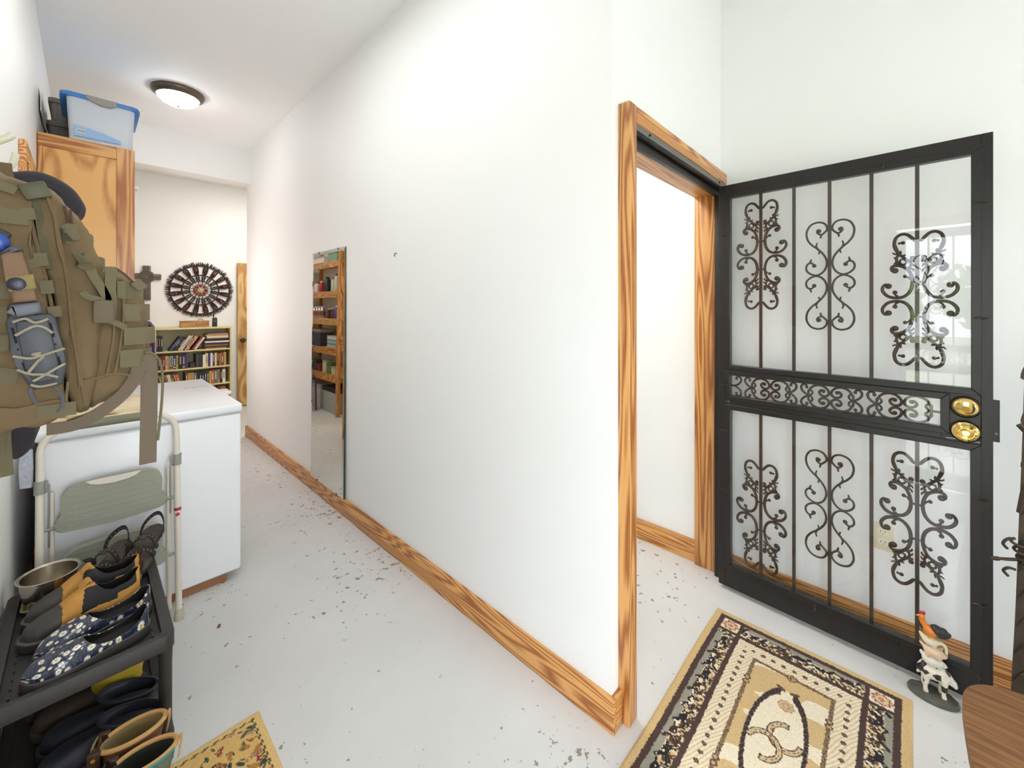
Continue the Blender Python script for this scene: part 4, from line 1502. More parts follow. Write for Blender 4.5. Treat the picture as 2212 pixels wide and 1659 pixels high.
BK = {'navy': (34, 44, 82), 'dark brown': (58, 42, 36), 'dark green': (48, 58, 46), 'blue': (38, 66, 112), 'black': (34, 32, 36), 'cream': (222, 206, 166), 'pale grey': (196, 190, 188), 'maroon': (94, 34, 44),
      'yellow cream': (214, 196, 128), 'orange': (204, 110, 44), 'dark maroon': (60, 28, 34), 'tan red': (188, 96, 66), 'white': (228, 224, 214), 'dark red': (132, 24, 34), 'tan': (182, 142, 92), 'light blue': (150, 164, 178),
      'slate': (66, 70, 76), 'purple': (74, 44, 104), 'grey green': (98, 106, 92), 'olive': (140, 136, 56), 'red': (160, 50, 42), 'brown': (104, 74, 52), 'gold': (196, 152, 72), 'teal grey': (84, 108, 108), 'yellow': (196, 164, 54), 'red orange': (190, 84, 50), 'pink grey': (170, 140, 140)}
BR = random.Random(11)
ALLB = []


def book(col, x, z, w, h, lean, row, dep=.17, flat=False, ln=.26):
    """x is the lower corner the book stands on"""
    m = paint(BK[col], .5)
    y0 = BY0 + BR.uniform(.012, .03)
    Mx = Matrix.Translation((x, y0, z)) @ Matrix.Rotation(R(lean), 4, 'Y')
    nm = 'book'
    t = thing(nm, '', 'book', (x, y0, z), 0, 'books in the cream bookcase')
    c = MB()
    e = .003
    if flat:
        c.box((0, 0, 0), (ln, dep, .002), M=Mx).box((0, 0, h - .002), (ln, dep, h), M=Mx).box((0, 0, .002), (ln, .003, h - .002), M=Mx)
        c.build('cover', m, t)
        MB().box((.003, .003, .002), (ln - .003, dep - .004, h - .002), M=Mx).build('pages', PAGES, t)
    else:
        a, b_ = (-w, 0) if lean > 0 else (0, w)
        c.box((a, 0, 0), (a + .002, dep, h), M=Mx).box((b_ - .002, 0, 0), (b_, dep, h), M=Mx).box((a, -.002, 0), (b_, .002, h), .0008, 1, M=Mx)
        c.build('cover', m, t)
        MB().box((a + .002, .002, .003), (b_ - .002, dep - .004, h - .003), M=Mx).build('pages', PAGES, t)
        if w > .014 and BR.random() < .75:
            lum = sum(BK[col])
            tc = BR.choice([(226, 220, 204), (206, 180, 110), (220, 222, 228)]) if lum < 380 else BR.choice([(60, 48, 44), (120, 40, 40), (40, 50, 90)])
            s = MB()
            zz = h * BR.uniform(.25, .4)
            zt = h * BR.uniform(.7, .9)
            k = 0
            while zz < zt:
                l_ = BR.uniform(.006, .014)
                s.box((a + w * .32, -.0026, zz), (b_ - w * .32, -.0019, min(zz + l_, zt)), M=Mx)
                zz += l_ + .004
            s.build('spine_lettering', paint(tc, .6), t)
            if BR.random() < .4:
                MB().box((a + .001, -.0026, h * .08), (b_ - .001, -.0019, h * BR.uniform(.14, .22)), M=Mx).build('spine_band', paint(BR.choice([(200, 170, 90), (230, 224, 210), (120, 36, 40), (40, 46, 70)]), .6), t)
    ALLB.append((t, col, row, 'flat' if flat else ('leaning' if abs(lean) > 12 else 'upright')))


U = .000407
z = SH[3]
x = BX0 + .02
for c, w in (('navy', .02), ('dark brown', .018), ('dark green', .02)):
    book(c, x, z, w, .19, 0, 'top')
    x += w + .003
x = .695
for c, w, h, g in (('blue', .019, .2, 0), ('navy', .017, .19, 0), ('dark maroon', .013, .19, 0), ('black', .019, .185, 0), ('cream', .02, .215, 0), ('pale grey', .018, .215, 0), ('maroon', .016, .2, 0), ('yellow cream', .018, .205, 0), ('orange', .016, .2, 0), ('dark maroon', .014, .19, .018), ('tan red', .016, .175, 0), ('white', .017, .18, 0)):
    x += (w + .001) / math.cos(R(33)) + g
    book(c, x, z, w, h, 33, 'top')
zz = z + .001
for c, h, l_, dx in (('tan', .012, .225, .0), ('dark brown', .022, .26, -.008), ('orange', .014, .25, -.004), ('slate', .014, .26, -.01), ('navy', .013, .262, -.008), ('white', .02, .262, -.006), ('black', .02, .25, -.006), ('maroon', .014, .25, .002), ('cream', .03, .235, .012), ('tan', .016, .25, -.005), ('pink grey', .013, .22, .02)):
    book(c, 1.066 + dx + .006, zz, 0, h, 0, 'top', .2, True, l_)
    zz += h + .0012
z = SH[2]
x = BX0 + .02
for c, w, h in (('navy', .016, .17), ('maroon', .018, .17), ('brown', .018, .172), ('dark red', .032, .178), ('cream', .02, .172), ('tan', .02, .168), ('light blue', .026, .172), ('slate', .034, .175), ('yellow cream', .018, .172), ('black', .038, .178), ('navy', .026, .172), ('purple', .024, .18)):
    book(c, x, z, w, h, 3 if c in ('navy', 'purple') and x > .8 else 0, 'second') if False else book(c, x, z, w, h, 0, 'second')
    x += w + .0012
x = .563 + .41
for c, w, h in (('slate', .036, .17), ('dark brown', .03, .165), ('white', .026, .158), ('cream', .03, .178), ('purple', .022, .172), ('white', .024, .176), ('navy', .02, .17), ('cream', .022, .175), ('dark red', .024, .176), ('olive', .022, .165), ('red', .026, .172), ('tan', .028, .176), ('purple', .04, .178), ('white', .022, .178)):
    if x + w < BX1 - .02:
        book(c, x, z, w, h, 0, 'second')
    x += w + .0012
t = thing('wooden_block', 'small dark wooden box in the gap of the second bookcase shelf', 'box', (.93, 6.62, z))
MB().box((.908, 6.58, z + .0005), (.966, 6.66, z + .055), .003, 1).build('box_body', mat('dark_walnut', (60, 46, 38), .5), t)
MB().box((.905, 6.577, z + .056), (.969, 6.663, z + .064), .002, 1).build('lid', mat('dark_walnut_lid', (72, 56, 46), .5), t)
z = SH[1]
x = BX0 + .02 + .05
for i, (c, w, h) in enumerate((('black', .032, .17), ('olive', .026, .168), ('dark brown', .03, .162), ('tan', .02, .165), ('cream', .03, .168), ('grey green', .028, .165), ('red orange', .022, .17), ('orange', .026, .165))):
    book(c, x - .03, z, w, h, -14, 'third')
    x += w / math.cos(R(14)) + .001
x += .002
for c, w, h in (('brown', .026, .168), ('gold', .034, .165), ('tan', .026, .166), ('teal grey', .026, .16), ('black', .0245, .165), ('black', .0245, .165), ('black', .0245, .165), ('black', .0245, .165), ('dark green', .024, .165), ('yellow', .02, .168), ('tan red', .034, .175), ('grey green', .034, .178), ('tan', .028, .178), ('dark maroon', .024, .172), ('white', .034, .178)):
    if x + w < BX1 - .022:
        book(c, x, z, w, h, 0, 'third')
    x += w + .0012
z = SH[0]
x = .9
for c, w, h in (('navy', .04, .24), ('black', .03, .25), ('slate', .04, .26), ('dark brown', .045, .25), ('black', .04, .28), ('navy', .03, .27), ('dark green', .03, .26), ('black', .04, .27), ('brown', .03, .29), ('tan red', .03, .29), ('red orange', .022, .285)):
    if x + w < BX1 - .02:
        book(c, x, z, w, h, 0, 'bottom')
    x += w + .0015
# labels say which book is meant
rows = {}
for e in ALLB:
    rows.setdefault((e[2], e[3] == 'flat'), []).append(e)
ORD = ['first', 'second', 'third', 'fourth', 'fifth', 'sixth', 'seventh', 'eighth']
for (row, fl), L in rows.items():
    for i, (t, c, _, st) in enumerate(L):
        if fl:
            if i == 0:
                s = '%s book at the bottom of the flat stack on the top bookcase shelf' % c
            elif i == len(L) - 1:
                s = '%s book lying on top of the flat stack on the top bookcase shelf' % c
            else:
                s = '%s book lying above the %s one in the stack on the top shelf' % (c, L[i - 1][1])
        else:
            same = [e for e in L if e[1] == c]
            if len(same) == 1:
                s = '%s %s book, the only %s one on the %s bookcase shelf' % (st, c, c, row)
            else:
                k = [e[0] for e in same].index(t)
                s = '%s %s book, %s %s one from the left on the %s bookcase shelf' % (st, c, ORD[k], c, row)
        t['label'] = s

# things on top of the bookcase
t = thing('wooden_box', 'small wooden box with a dark mark on top of the bookcase', 'box', (.965, 6.65, 1.157))
BOXW = wood('oak_box', (190, 142, 84), (150, 102, 56), 'x', 9, off=4)
MB().box((.822, 6.6, 1.1575), (1.115, 6.72, 1.222), .002, 1).build('box_body', BOXW, t)
MB().box((.82, 6.598, 1.2225), (1.117, 6.722, 1.24), .002, 1).build('lid', BOXW, t)
MB().tube(spline([(.975, 6.599, 1.2), (.982, 6.599, 1.206), (.985, 6.599, 1.2), (.976, 6.599, 1.19), (.987, 6.599, 1.188)], 4), .0016, 5).build('mark', mat('burnt_mark', (40, 28, 22), .7), t)
t = thing('walkie_talkie', 'black two-way radio with antenna standing on the bookcase top', 'radio', (1.178, 6.62, 1.157))
MB().box((1.152, 6.605, 1.1575), (1.205, 6.64, 1.27), .006, 2).build('radio_body', BLACKP, t)
MB().tube([(1.165, 6.62, 1.268), (1.165, 6.62, 1.3), (1.163, 6.62, 1.43)], [.008, .007, .003], 8).build('antenna', BLACKP, t)
MB().lathe([(0, 0), (.008, 0), (.008, .014), (0, .014)], 12, c=(1.19, 6.62, 1.27)).build('knob', BLACKP, t)
MB().box((1.162, 6.6035, 1.22), (1.195, 6.6055, 1.24), .001, 1).build('screen', mat('radio_screen', (84, 92, 100), .3), t)
t = thing('bead_loop', 'tan wooden bead string on the wooden box below the round wall hanging', 'beads', (1.04, 6.7, 1.24))
b = MB()
for k in range(13):
    a = PI * k / 12
    b.ball((1.04 + .03 * math.cos(a), 6.69, 1.247 + .012 * math.sin(a)), .006, 8, 6)
b.build('bead_string', mat('tan_bead', (190, 150, 100), .5), t)
tag(t.children[0], kind='stuff')

# cross
t = thing('wall_cross', 'dark bronze Celtic style cross hanging on the far wall', 'cross', (.52, 6.85, 1.72))
CX = mat('verdigris_bronze', (112, 104, 90), .5, .4, bump=(60, .6, .004))
y0, y1 = 6.82, 6.848
b = MB()
b.box((.481, y0, 1.505), (.556, y1, 1.937), .006, 2).box((.408, y0, 1.763), (.655, y1, 1.838), .006, 2)
b.lathe([(0, 0), (.078, 0), (.078, .03), (.066, .036), (.058, .03), (0, .03)], 28, M=Matrix.Translation((.5185, y1, 1.8)) @ Matrix.Rotation(R(90), 4, 'X'))
b.build('cross_body', CX, t)
b = MB()


def knot(cx, cz, s):
    b.tube(spline([(cx - s, y0 - .002, cz - s), (cx, y0 - .004, cz), (cx + s, y0 - .002, cz + s), (cx + s, y0 - .003, cz), (cx, y0 - .001, cz - s * .4), (cx - s, y0 - .003, cz + s), (cx - s, y0 - .002, cz)], 4, True), .0045, 6)


for cz in (1.91, 1.88, 1.72, 1.68, 1.64, 1.6, 1.56, 1.53):
    knot(.5185, cz, .018)
for cx in (.428, .455, .6, .632):
    knot(cx, 1.8, .018)
for r in (.02, .035, .05):
    b.tube([(.5185 + r * math.cos(a), y0 - .008, 1.8 + r * math.sin(a)) for a in [2 * PI * k / 24 for k in range(24)]], .004, 6, True)
b.build('knotwork', CX, t)

# round macrame wall hanging
t = thing('wall_hanging', 'large round dark brown macrame wheel with red beads on the far wall', 'wall hanging', (1.056, 6.85, 1.648))
CO = mat('dark_brown_cord', (58, 38, 32), .9, bump=(300, .5))
BEAD = mat('red_wood_bead', (150, 56, 38), .35)
HX, HZ, HYY = 1.062, 1.648, 6.835
wr = random.Random(5)


def wp(r, a, y=0.0):
    return Vector((HX + r * math.cos(a), HYY + y, HZ + r * math.sin(a)))


for r, rr in ((.325, .009), (.2, .007), (.12, .006)):
    MB().tube([wp(r, 2 * PI * k / 72) for k in range(72)], rr, 7, True).build('cord_ring', CO, t)
for k in range(16):
    a = 2 * PI * (k + .5) / 16
    b = MB()
    for s in (-1, 1):
        b.tube([wp(.125, a + s * .07), wp(.16, a + s * .085), wp(.2, a + s * .05)], [.006, .01, .006], 6)
        b.tube([wp(.2, a + s * .05), wp(.24, a + s * .07, -.004), wp(.29, a + s * .075), wp(.325, a + s * .05)], [.007, .011, .01, .006], 6)
    b.tube([wp(.205, a), wp(.26, a), wp(.32, a)], [.005, .007, .005], 6)
    b.build('spoke', CO, t)
    if k % 2 == 0:
        MB().ball(wp(.265, a, -.01), (.014, .012, .018), 10, 8).build('bead', BEAD, t)
for k in range(8):
    a = 2 * PI * k / 8
    b = MB()
    for s in (-1, 1):
        b.tube([wp(.03, a), wp(.075, a + s * .32), wp(.118, a + s * .14)], .004, 6)
    b.build('petal_cord', CO, t)
    MB().ball(wp(.062, a, -.008), (.02, .014, .02), 10, 8).build('bead', BEAD, t)
MB().tube([wp(.03, 2 * PI * k / 20, -.004) for k in range(20)], .006, 6, True).ball(wp(0, 0, -.004), (.016, .01, .016), 12, 8).build('centre_shell', mat('cream_shell', (206, 190, 140), .5), t)
b = MB()
for k in range(56):
    a = 2 * PI * k / 56 + wr.uniform(-.02, .02)
    for s in (-1, 1):
        b.tube([wp(.327, a), wp(.345, a + s * .03), wp(wr.uniform(.36, .378), a + s * wr.uniform(.005, .045))], [.006, .007, .0035], 5)
b.build('fringe', CO, t)
tag(t.children[-1], kind='stuff')

# far pine door, standing open by the far wall
PINE = wood('knotty_pine', (222, 184, 122), (184, 136, 76), 'z', 7, off=11, along=1.4, cross=5)
d2 = struct(MB().box((1.478, 6.80, .012), (2.24, 6.84, 2.045), .002, 1).build('door_2', PINE, origin=(1.478, 6.82, 0)), 'pine panel door with round knob in the far wall')
for z0, z1 in ((.2, .72), (.86, 1.2), (1.35, 1.9)):
    b = MB()
    ring_frame(b, 1.565, z0, 1.83, z1, .018, 6.796, 6.801)
    o = b.build('panel_moulding', PINE)
    o.data.transform(Matrix.Translation((-1.478, -6.82, 0)))
    o.parent = d2
b = MB().lathe([(0, 0), (.03, 0), (.03, .006), (.014, .012), (.014, .03), (.03, .042), (.034, .058), (.026, .072), (0, .076)], 24, M=Matrix.Translation((1.535, 6.80, .945)) @ Matrix.Rotation(R(90), 4, 'X'))
o = b.build('door_knob', mat('dark_bronze_knob', (96, 84, 72), .25, .9))
o.data.transform(Matrix.Translation((-1.478, -6.82, 0)))
o.parent = d2

# purple folding chair behind the freezer
t = thing('folding_chair', 'purple tubular frame chair with dark fabric back, partly hidden behind the backpack', 'chair', (.32, 6.2, 0))
PUR = mat('purple_tube', (92, 52, 112), .3, .3)
MB().tube(spline([(.525, 6.2, .02), (.53, 6.2, .6), (.527, 6.2, 1.12), (.505, 6.2, 1.22), (.46, 6.2, 1.25), (.27, 6.2, 1.25), (.23, 6.2, 1.22), (.205, 6.2, 1.12), (.2, 6.2, .02)], 6), .014, 10).build('back_frame', PUR, t)
MB().box((.22, 6.192, .8), (.512, 6.208, 1.2), .004, 1).build('backrest', mat('dark_chair_fabric', (44, 46, 62), .9), t)
MB().box((.22, 5.83, .44), (.51, 6.2, .465), .006, 2).build('seat', mat('dark_chair_fabric', (44, 46, 62), .9), t)
for x in (.22, .51):
    MB().tube([(x, 6.19, .6), (x, 5.84, .44), (x, 5.8, .02)], .011, 8).build('front_leg', PUR, t)

# ================================================================== pantry shelving (shows in the mirror)
t = thing('pantry_shelves', 'pine shelving along the left wall, reflected in the wall mirror', 'shelving', (-.02, 6.0, 0))
for y in (5.30, 6.72):
    for x in (LX + .004, .108):
        MB().box((x, y, 0), (x + .038, y + .06, 2.4), .002, 1).build('post', FIR_Z, t)
PZ = [.52, .88, 1.28, 1.65, 2.06]
for z in PZ:
    MB().box((LX + .004, 5.3, z - .02), (.13, 6.78, z), .001, 1).build('shelf', CP, t)
    MB().box((.13, 5.36, z - .085), (.146, 6.72, z + .004), .002, 1).build('front_rail', FIR_Y, t)


def jar(x, y, z, r, h, body, cap, label, cat='jar', nm='jar', band=None):
    t = thing(nm, label, cat, (x, y, z), 0, 'goods on the pantry shelves')
    MB().lathe([(0, 0), (r * .96, 0), (r, .004), (r, h * .76), (r * .6, h * .88), (r * .55, h * .9), (0, h * .9)], 18).build('body', body, t, False)
    MB().lathe([(0, h * .88), (r * .62, h * .88), (r * .62, h), (0, h)], 18).build('cap', cap, t, False)
    if band:
        MB().lathe([(r * 1.002, h * .2), (r * 1.01, h * .2), (r * 1.01, h * .6), (r * 1.002, h * .6)], 18, cap=False).build('label_band', band, t, False)


def pbox(a, b_, rgb, label, nm='carton', lid=None):
    t = thing(nm, label, 'box', ((a[0] + b_[0]) / 2, (a[1] + b_[1]) / 2, a[2]), 0, 'goods on the pantry shelves')
    h = b_[2] - a[2]
    MB().box(a, (b_[0], b_[1], a[2] + h * .82), .003, 1).build('body', paint(rgb, .5), t)
    MB().box((a[0] - .003, a[1] - .003, a[2] + h * .82), (b_[0] + .003, b_[1] + .003, b_[2]), .003, 1).build('lid', paint(lid or tuple(int(v * .85) for v in rgb), .5), t)


wp_ = lambda c, r=.4: paint(c, r)
pbox((-.1, 5.5, PZ[4] + .001), (.1, 5.8, PZ[4] + .14), (120, 160, 140), 'sage green bin on the top pantry shelf', 'bin')
pbox((-.1, 5.95, PZ[4] + .001), (.1, 6.5, PZ[4] + .1), (232, 228, 218), 'white linen pile on the top pantry shelf', 'linen_stack')
for i, (y, r, h, bc_, cc, lb) in enumerate([(5.5, .035, .24, (214, 214, 206), (120, 120, 116), 'clear bottle with a grey cap nearest the pantry post'), (5.62, .04, .25, (196, 196, 186), (70, 70, 70), 'tall clear bottle second from the pantry post'), (5.74, .03, .2, (206, 202, 190), (90, 92, 90), 'slim clear bottle on the bottle shelf of the pantry'), (5.95, .045, .22, (52, 54, 58), (40, 40, 44), 'black spray bottle on the pantry bottle shelf'), (6.15, .035, .17, (176, 40, 44), (214, 214, 210), 'red bottle with white cap on the pantry bottle shelf'), (6.32, .04, .16, (228, 224, 214), (200, 60, 50), 'white bottle with red cap on the pantry bottle shelf')]):
    jar(.04, y, PZ[3] + .001, r, h, wp_(bc_), wp_(cc), lb, 'bottle', 'bottle')
for i, (y, c) in enumerate([(6.1, (200, 198, 190)), (6.2, (184, 182, 176)), (6.3, (206, 202, 190)), (6.4, (176, 174, 170)), (6.5, (196, 192, 184))]):
    jar(.04, y, PZ[2] + .001, .04, .17, mat('tin_can', (186, 184, 178), .3, .8), wp_(c), 'silver can number %s from the post end on the middle pantry shelf' % ORD[i], 'can', 'can', wp_((120 + 20 * i, 70, 60)))
for i, (y, c, h, lb) in enumerate([(5.5, (226, 226, 232), .16, 'white jar next to the post on the middle pantry shelf'), (5.59, (84, 70, 140), .18, 'purple jar on the middle pantry shelf'), (5.7, (94, 60, 44), .15, 'brown jar on the middle pantry shelf'), (5.83, (70, 46, 40), .14, 'dark jar beside the brown one on the middle pantry shelf')]):
    jar(.05, y, PZ[2] + .001, .036, h, wp_(c), wp_((206, 200, 190)), lb)
pbox((-.08, 6.0, PZ[1] + .001), (.11, 6.45, PZ[1] + .24), (58, 60, 74), 'large dark navy bin on the pantry shelf', 'bin', (150, 140, 120))
for i in range(3):
    pbox((-.06, 5.48, PZ[1] + .001 + i * .056), (.1, 5.78, PZ[1] + .053 + i * .056), [(178, 180, 176), (150, 176, 172), (206, 202, 190)][i], ['grey tray at the bottom of the pantry container pile', 'aqua container in the middle of the pantry pile', 'cream container on top of the pantry pile'][i], 'container')
for i, (y, c, lb) in enumerate([(5.5, (198, 192, 150), 'cream tea carton nearest the post'), (5.64, (96, 120, 84), 'green tea carton on the low pantry shelf'), (5.8, (206, 196, 160), 'pale carton beside the green one on the low pantry shelf'), (6.0, (146, 44, 52), 'red carton on the low pantry shelf'), (6.15, (60, 84, 70), 'dark green carton on the low pantry shelf'), (6.3, (190, 178, 140), 'tan carton on the low pantry shelf')]):
    pbox((-.02, y, PZ[0] + .001), (.1, y + .12, PZ[0] + .11 + .03 * (i % 3)), c, lb)
pbox((-.15, 5.42, .001), (.1, 5.9, .34), (168, 168, 164), 'translucent grey tote with black lid on the floor under the pantry shelves', 'tote_box', (42, 42, 44))
pbox((-.15, 6.0, .001), (.1, 6.4, .33), (224, 222, 214), 'white crate on the floor under the pantry shelves', 'crate')
# ================================================================== rugs (pattern woven into the pile)
def woven(name, x0, x1, y0, y1, step, fn, m, th=.007, wob=.0):
    nx, ny = int((x1 - x0) / step) + 1, int((y1 - y0) / step) + 1
    X = np.linspace(x0, x1, nx)
    Y = np.linspace(y0, y1, ny)
    gx, gy = np.meshgrid(X, Y, indexing='ij')
    rs = np.random.RandomState(4)
    gz = th + rs.uniform(-.0008, .0008, gx.shape)
    e = np.minimum(np.minimum(gx - x0, x1 - gx), np.minimum(gy - y0, y1 - gy))
    gz = np.where(e < .001, .0008, np.where(e < .006, gz - .002, gz))
    wx = gx + wob * np.sin(gy * 9) * .5
    wy = gy + wob * np.sin(gx * 8)
    co = np.stack([wx, wy, gz], -1).reshape(-1, 3)
    i = np.arange(nx * ny).reshape(nx, ny)
    q = np.stack([i[:-1, :-1], i[1:, :-1], i[1:, 1:], i[:-1, 1:]], -1).reshape(-1, 4)
    c = np.array([(x0 + x1) / 2, (y0 + y1) / 2, 0])
    me = bpy.data.meshes.new(name)
    me.vertices.add(len(co))
    me.vertices.foreach_set('co', (co - c).astype(np.float32).ravel())
    me.loops.add(q.size)
    me.loops.foreach_set('vertex_index', q.astype(np.int32).ravel())
    me.polygons.add(len(q))
    me.polygons.foreach_set('loop_start', np.arange(0, q.size, 4, dtype=np.int32))
    me.update()
    me.validate()
    o = bpy.data.objects.new(name, me)
    COL.objects.link(o)
    o.location = c
    me.materials.append(m)
    col = fn(gx.ravel(), gy.ravel(), rs)
    col = np.clip(col * rs.uniform(.86, 1.12, (len(col), 1)), 0, 1)
    a = me.color_attributes.new('Col', 'FLOAT_COLOR', 'POINT')
    a.data.foreach_set('color', np.concatenate([col, np.ones((len(col), 1))], 1).astype(np.float32).ravel())
    return o


LC = lambda *c: np.array(lin(c))


def vnoise(x, y, f, seed):
    rs = np.random.RandomState(seed)
    g = rs.rand(64, 64)
    u, v = x * f, y * f
    i, j = np.floor(u).astype(int), np.floor(v).astype(int)
    a, b = u - i, v - j
    a, b = a * a * (3 - 2 * a), b * b * (3 - 2 * b)
    G = lambda p, q: g[p % 64, q % 64]
    return (G(i, j) * (1 - a) + G(i + 1, j) * a) * (1 - b) + (G(i, j + 1) * (1 - a) + G(i + 1, j + 1) * a) * b


def seg(px, py, ax, ay, bx, by):
    vx, vy = bx - ax, by - ay
    t = np.clip(((px - ax) * vx + (py - ay) * vy) / (vx * vx + vy * vy + 1e-12), 0, 1)
    return np.hypot(px - ax - t * vx, py - ay - t * vy)


RL, RW = 1.02, .655


def horse_mask(u, v):
    """u forward, v up, unit = body length .05"""
    d = ((u) / .024) ** 2 + ((v) / .0115) ** 2 < 1
    d |= seg(u, v, .018, .006, .031, .02) < .006
    d |= seg(u, v, .03, .021, .041, .014) < .0045
    for a, b, c2, e in ((.016, -.006, .034, -.016), (.034, -.016, .028, -.026), (.012, -.008, .022, -.024), (-.018, -.006, -.034, -.018), (-.034, -.018, -.03, -.028), (-.014, -.008, -.022, -.026), (-.022, .004, -.042, .01), (-.042, .01, -.05, .002)):
        d |= seg(u, v, a, b, c2, e) < .0032
    return d


def rug_horses(gx, gy, rs):
    a, b = 2.055 - gx, .627 - gy
    n = len(a)
    ja = a + .0022 * (vnoise(a, b, 260, 1) - .5) * 2
    jb = b + .0022 * (vnoise(a, b, 260, 2) - .5) * 2
    gold, dark, cream, tan, grey, black, beige, red = LC(206, 176, 124), LC(74, 54, 48), LC(228, 216, 190), LC(196, 166, 116), LC(150, 146, 132), LC(36, 30, 36), LC(216, 190, 148), LC(140, 36, 62)
    col = np.tile(gold, (n, 1))
    e = np.minimum(np.minimum(ja, RL - ja), np.minimum(jb, RW - jb))
    col[e > .027] = dark
    # band with running horses
    band = (e > .047) & (e < .112)
    near_side = np.minimum(jb, RW - jb)
    near_end = np.minimum(ja, RL - ja)
    along = np.where(near_side < near_end, ja, jb)
    up = .112 - e
    sky = up > .043
    bc = np.where(sky[:, None], grey, beige)
    nz = vnoise(a, b, 55, 3)
    bc = np.where(((nz > .62) & ~sky)[:, None], cream, bc)
    nz2 = vnoise(a * 1.0, b * 1.0, 120, 5)
    bc = np.where(((nz2 > .6) & (up < .036))[:, None], dark, bc)
    bc = np.where(((vnoise(a, b, 110, 6) > .7) & (up < .03))[:, None], tan, bc)
    per = .074
    k = np.floor(along / per)
    uu = (along - (k + .5) * per)
    vv = up - .034 - .004 * np.sin(k * 2.3)
    hm = horse_mask(uu, vv)
    hc = np.where((np.mod(k, 3) == 0)[:, None], LC(60, 40, 32), black)
    hc = np.where((vnoise(a, b, 140, 8) > .73)[:, None], cream, hc)
    bc = np.where(hm[:, None], hc, bc)
    hm2 = horse_mask(uu - .028, vv + .012) & ~hm
    bc = np.where((hm2 & (vnoise(a, b, 90, 9) > .4))[:, None], LC(88, 62, 46), bc)
    col = np.where(band[:, None], bc, col)
    # corner blocks
    for ca, cb in ((.0795, .0795), (.0795, RW - .0795), (RL - .0795, .0795), (RL - .0795, RW - .0795)):
        da, db = ja - ca, jb - cb
        blk = (np.abs(da) < .0325) & (np.abs(db) < .0325)
        frame = (np.abs(da) < .047) & (np.abs(db) < .047)
        col[frame & ~blk & (e > .027)] = dark
        r = np.hypot(da, db)
        cc = np.tile(beige, (n, 1))
        cc[r > .03] = cream
        wv = .0035 * np.sin(np.arctan2(db, da) * 9)
        cc[np.abs(r - .0245 - wv) < .0022] = red
        cc[np.abs(r - .0205 + wv * .5) < .0013] = red
        cc[np.abs(np.abs(da) - np.abs(db)) + np.abs(r - .005) < .003] = red
        cc[np.abs(r - .007 * np.abs(np.cos(2 * np.arctan2(db, da))) - .001) < .0018] = red
        col = np.where(blk[:, None], cc, col)
    # inner field
    fld = e > .13
    st = np.sin((a * .5 + b) * 2 * PI / .012 + 2 * np.sin(a * 40))
    fc = np.where((st > .55)[:, None], LC(206, 180, 140), cream)
    # dotted rows
    for d0 in (.163,):
        on = np.abs(e - d0) < .012
        ph = np.mod(along, .0345) - .01725
        fc[on & (np.hypot(ph, e - d0) < .0078)] = LC(84, 66, 54)
        fc[on & (np.hypot(ph, e - d0) < .0035)] = LC(120, 100, 80)
    inn = e > .2
    cam = vnoise(a, b * .55, 22, 12) + .25 * np.sin(a * 42 + b * 9)
    ic = np.where((cam > .5)[:, None], LC(204, 176, 126), LC(232, 220, 194))
    fc = np.where(inn[:, None], ic, fc)
    rope = np.abs(e - .203) < .0062
    tw = np.sin((along + e * 1.6) * 2 * PI / .011)
    fc = np.where(rope[:, None], np.where((tw > .1)[:, None], LC(158, 130, 96), LC(80, 60, 48)), fc)
    for ca in (.32, RL - .32):
        for cb in (.203, RW - .203):
            for q in (-.011, .011):
                fc[np.hypot(ja - ca - q, jb - cb) < .0115] = LC(92, 70, 54)
                fc[np.hypot(ja - ca - q, jb - cb) < .006] = LC(190, 160, 116)
    for cb in (RW / 2,):
        for ca in (.203, RL - .203):
            r = np.hypot(ja - ca, jb - cb)
            fc[r < .017] = LC(108, 86, 66)
            fc[r < .012] = LC(196, 168, 124)
            fc[np.abs(r - .006) < .0018] = LC(90, 70, 56)
    # oval bridle
    oa, ob = (ja - RL / 2) / .232, (jb - RW / 2) / .082
    ro = np.hypot(oa, ob)
    fc[ro < 1] = LC(230, 218, 192)
    gap = (np.abs(jb - RW / 2 + .0) < .018) & (np.abs(ja - RL / 2) > .2)
    ring = (np.abs(ro - .98) < .075) & ~gap
    fc[ring] = LC(56, 42, 44)
    fc[ring & (np.sin(np.arctan2(ob, oa) * 60) > .8)] = LC(98, 78, 66)
    for sa in (.275, RL - .275):
        for sb in (-.03, .03):
            fc[seg(ja, jb, sa - .004, RW / 2 + sb, sa + .004, RW / 2 + sb * .4) < .006] = LC(96, 74, 58)
    # flower in the upper oval
    for fa in (.345, RL - .345):
        dr, dt = np.hypot(ja - fa, jb - RW / 2 - .006), np.arctan2(jb - RW / 2 - .006, ja - fa)
        fl = .026 * (.72 + .28 * np.abs(np.cos(dt * 4)))
        fc[dr < fl] = LC(206, 178, 138)
        fc[np.abs(dr - fl * .92) < .0022] = LC(168, 136, 100)
        fc[np.abs(dr - .01) < .002] = LC(168, 136, 100)
    # two interlocked horseshoes
    for ca, cb, a0 in ((.475, .352, 2.3), (.545, .303, 2.3 + PI)):
        da, db = (ja - ca) / 1.12, jb - cb
        r, th = np.hypot(da, db), np.arctan2(db, da)
        dth = np.abs(np.mod(th - a0 + PI, 2 * PI) - PI)
        arc = (np.abs(r - .043) < .0095) & (dth > .75)
        fc[arc] = LC(74, 56, 46)
        core = (np.abs(r - .043) < .0058) & (dth > .85)
        fc[core] = LC(206, 182, 138)
        fc[core & (np.abs(r - .043) < .0014) & (np.sin(th * 18) > .2)] = LC(88, 68, 54)
    col = np.where(fld[:, None], fc, col)
    return col


